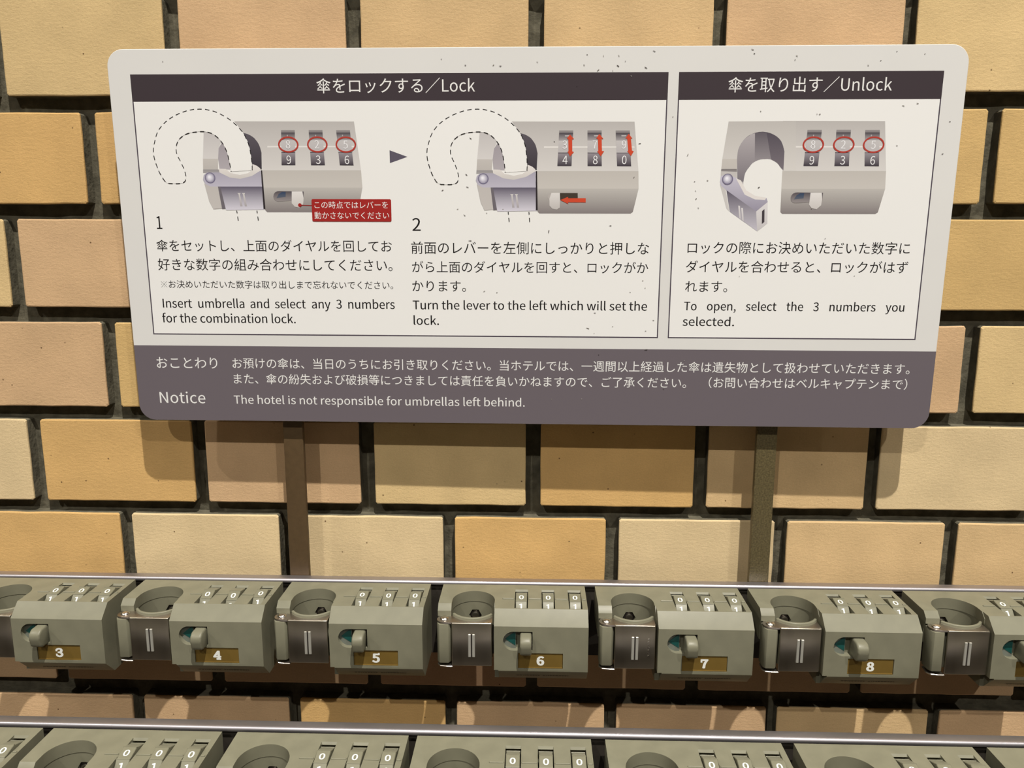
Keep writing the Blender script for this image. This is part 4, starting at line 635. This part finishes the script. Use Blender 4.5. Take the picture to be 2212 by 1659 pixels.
def make_lock():
    t = thing('umbrella_lock', '', 'lock')
    link('housing', body_mesh(), M_PLASTIC, t)
    b = bmesh.new()
    for x0, x1 in ((0.0405, 0.0481), (0.0573, 0.0653), (0.0745, 0.0825), (0.0917, 0.0940)):
        box(b, x0, x1, -0.0213, -0.0204, -0.0002, 0.0006)
    bevel(b, 0.0002, 1)
    link('index_line', mesh_from('index_line', b, 30), M_PLASTIC, t)
    # boss that carries the lock on the plate behind it
    b = bmesh.new(); box(b, 0.040, 0.090, -0.002, 0.0056, -0.044, -0.006)
    link('rear_boss', mesh_from('rear_boss', b), M_DARK, t)
    wm = wheel_mesh(); n0 = dial_numeral('0', 13, 0.0036, 1.28); n1 = dial_numeral('1', 49, 0.0042, 1.15)
    for x in WHX:
        wo = link('dial_wheel', wm, M_PLASTIC, t); wo.location = (x, -WD, WZ)
        link('numeral', n0, M_DIG, wo); link('numeral', n1, M_DIG, wo)
    # lever
    b = bmesh.new(); prism(b, [(-0.0370, -0.0122), (-0.0472, -0.0124), (-0.0500, -0.0146), (-0.0506, -0.0175), (-0.0492, -0.0232), (-0.0470, -0.0246), (-0.0370, -0.0246)], 0.0520, 0.0592, 'x')
    bevel(b, 0.0013, 3, 25)
    link('lever', mesh_from('lever', b, 45), M_PLASTIC, t)
    b = bmesh.new(); box(b, 0.0410, 0.0497, -0.0392, -0.0376, -0.0242, -0.0112)
    ip = link('indicator_plate', mesh_from('indicator_plate', b), M_PALE, t)
    b = bmesh.new(); prism(b, [(0.0429, -0.0178), (0.0494, -0.0122), (0.0494, -0.0220)], -0.0394, -0.0392, 'y')
    link('teal_arrow', mesh_from('teal_arrow', b), M_TEAL, ip)
    b = bmesh.new(); box(b, 0.0512, 0.0788, -0.0417, -0.0410, -0.0356, -0.0257); box(b, 0.0512, 0.0788, -0.0422, -0.0417, -0.0356, -0.0353)
    link('number_plate', mesh_from('number_plate', b), M_BRASS, t)['label'] = 'bronze number plate'
    # moulded small print under the front edge, too fine to read
    b = bmesh.new(); rg = random.Random(2)
    x = 0.050
    while x < 0.083:
        wd = rg.uniform(0.0006, 0.0016)
        if not 0.0635 < x < 0.0665:
            s = 0.55; d0 = -0.0423 + 0.0093 * s; z0 = -0.0377 - 0.0099 * s
            vs_ = [b.verts.new(v) for v in ((x, d0 - 0.0001, z0 - 0.0001), (x + wd, d0 - 0.0001, z0 - 0.0001), (x + wd, d0 + 0.0008, z0 - 0.00095), (x, d0 + 0.0008, z0 - 0.00095))]
            b.faces.new(vs_)
        x += wd + 0.0005
    o = link('moulded_marks', mesh_from('moulded_marks', b), M_DARK, t); o['kind'] = 'stuff'
    # hinge post
    b = bmesh.new(); c = 0.0021
    prism(b, [(0.0003, -0.0303), (0.0003, -0.0400 + c), (0.0003 + c*0.7, -0.0402), (0.0090 - c*0.7, -0.0402), (0.0090, -0.0400 + c), (0.0090, -0.0303)], -0.0344, -0.0084, 'z')
    bevel(b, 0.0005, 2, 40)
    link('hinge_post', mesh_from('hinge_post', b, 30), M_PLASTIC, t)
    # latch door: bent steel plate
    b = bmesh.new()
    RL = 0.0153; cxl, cdl = 0.0220, 0.0225
    arc = [(cxl + RL * math.sin(R(a)), -(cdl + RL * math.cos(R(a)))) for a in range(56, -57, -8)]
    rv = [(0.0047 + 0.0047 * math.cos(R(a)), -(0.0352 - 0.0047 * math.sin(R(a)))) for a in range(60, 241, 20)]
    P = [(0.0347, -0.0394), (0.0347, -0.0302)] + arc + rv + [(0.0060, -0.0400), (0.0094, -0.0400), (0.0094, -0.0394)]
    prism(b, P, -0.0082, -0.0071, 'z')
    bevel(b, 0.0003, 1, 50)
    door = link('latch_door', mesh_from('latch_door', b, 40), M_STEEL_LIT, t)
    b = bmesh.new(); box(b, 0.0095, 0.0347, -0.0405, -0.0390, -0.0360, -0.0071); bevel(b, 0.00065, 3, 50)
    link('front_plate', mesh_from('front_plate', b, 40), M_STEEL, door)
    b = bmesh.new(); prism(b, [(0.0060, -0.0405), (0.0100, -0.0405), (0.0100, -0.0300), (0.0010, -0.0300), (0.0002, -0.0370), (0.0020, -0.0397)], -0.0372, -0.0362, 'z'); bevel(b, 0.0003, 1, 50)
    link('lower_flange', mesh_from('lower_flange', b), M_STEEL_LIT, door)
    b = bmesh.new()
    prof = [(0.0, 0.0), (0.0029, 0.0), (0.0027, 0.0006), (0.0020, 0.0012), (0.0010, 0.0015), (0.0, 0.0016)]
    nseg = 20; rings = []
    for r_, z_ in prof[1:-1]: rings.append([b.verts.new((0.0047 + r_*math.cos(2*math.pi*i/nseg), -0.0352 + r_*math.sin(2*math.pi*i/nseg), -0.0071 + z_)) for i in range(nseg)])
    tp = b.verts.new((0.0047, -0.0352, -0.0071 + 0.0016))
    for a_, c_ in zip(rings, rings[1:]):
        for i in range(nseg): b.faces.new((a_[i], a_[(i+1) % nseg], c_[(i+1) % nseg], c_[i]))
    for i in range(nseg): b.faces.new((rings[-1][i], rings[-1][(i+1) % nseg], tp))
    link('rivet', mesh_from('rivet', b, 60), M_CHROME, door)
    # curved plastic liner closing the hook hole
    b = bmesh.new(); A = list(range(57, -58, -6)); r0, r1 = 0.0136, 0.0154
    ou = [(cxl + r1 * math.sin(R(a)), -(cdl + r1 * math.cos(R(a)))) for a in A]; inn = [(cxl + r0 * math.sin(R(a)), -(cdl + r0 * math.cos(R(a)))) for a in A]
    prism(b, ou + inn[::-1], -0.0350, -0.0052, 'z'); bevel(b, 0.0007, 3, 40)
    link('liner', mesh_from('liner', b, 40), M_PLASTIC, door)
    for x0 in (0.0199, 0.0224):
        b = bmesh.new(); box(b, x0, x0 + 0.0017, -0.0411, -0.0400, -0.0297, -0.0144); bevel(b, 0.00025, 1)
        link('emblem_bar', mesh_from('emblem_bar', b), M_EMBLEM, door)
    b = bmesh.new(); box(b, 0.0216, 0.0224, -0.04065, -0.0400, -0.0295, -0.0146)
    link('emblem_slot', mesh_from('emblem_slot', b), M_HOLE, door)
    # bolt in the back of the hole
    b = bmesh.new(); prism(b, [(HX + 0.0040 * math.cos(R(60*i + 30)), -0.0170 + 0.0040 * math.sin(R(60*i + 30))) for i in range(6)], -0.0088, -0.0080, 'y')
    bo = link('mounting_bolt', mesh_from('mounting_bolt', b), M_HOLE, t)
    b = bmesh.new(); n = 18
    o_ = [(HX + 0.0024 * math.cos(2*math.pi*i/n), -0.0170 + 0.0024 * math.sin(2*math.pi*i/n)) for i in range(n)]
    prism(b, o_, -0.0102, -0.0088, 'y'); bevel(b, 0.0006, 2, 40)
    link('bolt_end', mesh_from('bolt_end', b, 40), M_STEEL, bo)
    return t

def copy_tree(o, parent=None):
    c = o.copy(); COL.objects.link(c)
    if parent: c.parent = parent
    for ch in list(KIDS.get(o, [])): KIDS2 = copy_tree(ch, c)
    return c
proto = make_lock()
bpy.context.view_layer.update()
KIDS = {}
for o in bpy.data.objects:
    if o.parent: KIDS.setdefault(o.parent, []).append(o)

GU = 'numbered combination umbrella locks on the upper rail'
GL = 'combination umbrella locks on the lower rail'
rgl = random.Random(3)
def number_mesh(s):
    """heavy slab numeral as one flat print"""
    V, F = text_mesh(s); a, b_ = min(v[0] for v in V), max(v[0] for v in V); sc = 0.0056 / CAP
    bm = bmesh.new(); kx = 1.12; lay = 0
    def put(dx, dz):
        nonlocal lay
        vs_ = [bm.verts.new(((v[0] - (a + b_)/2) * sc * kx + dx, -lay * 1e-6, v[1] * sc + dz)) for v in V]; lay += 1
        for f in F: bm.faces.new([vs_[i] for i in f])
    for i in range(12): put(0.00046 * math.cos(R(30*i)), 0.00028 * math.sin(R(30*i)))
    wd = (b_ - a) * sc * kx / 2 + 0.0004
    def slab(x0, x1, z0, z1):
        nonlocal lay
        bm.faces.new([bm.verts.new((x, -lay * 1e-6, z)) for x, z in ((x0, z0), (x1, z0), (x1, z1), (x0, z1))]); lay += 1
    if s == '4': slab(-0.0006, 0.0024, -0.0003, 0.0008)
    if s == '7': slab(-wd, -wd + 0.0011, 0.0036, 0.0057)
    if s == '5': slab(wd - 0.0011, wd, 0.0048, 0.0062)
    if s == '3': slab(-wd, -wd + 0.0011, 0.0036, 0.0050); slab(-wd, -wd + 0.0011, 0.0006, 0.0020)
    for v in bm.verts: v.co += Vector((0.0650, -0.04176, -0.0337))
    for f in bm.faces:
        f.normal_update()
        if f.normal.y > 0: f.normal_flip()
    me = bpy.data.meshes.new('number'); bm.to_mesh(me); bm.free(); return me

UP = [('3', -0.3650), ('4', -0.2637), ('5', -0.1630), ('6', -0.0600), ('7', 0.0414), ('8', 0.1427), (None, 0.2440)]
ULAB = {'3': 'grey combination umbrella lock at the left edge, its bronze plate reading three',
        '4': 'grey umbrella lock with two dials turned a little further, plate reading four',
        '5': 'grey combination umbrella lock just right of the brown post, plate reading five',
        '6': 'grey umbrella lock seen squarely near the middle of the upper rail, plate reading six',
        '7': 'grey umbrella lock with small stamped marks on its latch, plate reading seven',
        '8': 'grey combination umbrella lock right of the olive post, plate reading eight',
        None: 'grey umbrella lock on the upper rail cut off by the right edge of the photo'}
LOWX = [-0.3655, -0.2650, -0.1618, -0.0625, 0.0397, 0.1410, 0.2432]
LLAB = ['grey combination lock in the lower row, cut off at the left edge of the photo',
        'grey combination lock in the lower row, second from its left end',
        'grey combination lock in the lower row, third from its left end',
        'grey combination lock in the lower row, at its middle, fourth from the left',
        'grey combination lock in the lower row, third from its right end',
        'grey combination lock in the lower row, second from its right end',
        'grey combination lock in the lower row, cut off at the lower right corner']
places = [(x, 0, 0, n, ULAB[n], GU) for n, x in UP] + [(x, -0.104, -0.0408, '', LLAB[i], GL) for i, x in enumerate(LOWX)]
NUMM = {n: number_mesh(n) for n in '345678'}
for k_, (x, dy, dz, n, lb, gp) in enumerate(places):
    t = copy_tree(proto) if k_ else proto
    kids = [o for o in (t.children if k_ else KIDS[proto])]
    t.location = (x * RS, YB + dy * RS, ZO + ZT + dz * RS); t.scale = (RS, RS, RS); tag(t, lb, 'lock', gp)
    t['_i'] = k_
    wi = 0
    for ch in sorted([c for c in bpy.data.objects if c.parent == t], key=lambda c: c.location.x):
        if ch.name.startswith('dial_wheel'):
            a = rgl.uniform(-1.5, 1.5)
            if n == '4': a = (7, 11, 0)[wi]
            ch.rotation_euler = (R(a), 0, 0); wi += 1
        if ch.name.startswith('number_plate') and n in NUMM and n:
            link('number', NUMM[n], M_NUM, ch)
        if ch.name.startswith('lever'):
            ch.location.x = rgl.uniform(-0.0004, 0.0004) + (0.0008 if n == '8' else 0)
        if ch.name.startswith('latch_door') and n == '7':
            b = bmesh.new(); z = -0.0150
            for q in range(7):
                box(b, 0.0300, 0.0311 - (q % 3) * 0.0003, -0.04058, -0.0402, z - 0.0011, z - 0.0004); z -= 0.0019
            link('stamped_marks', mesh_from('stamped_marks', b), M_CHROME, ch)
    del t['_i']
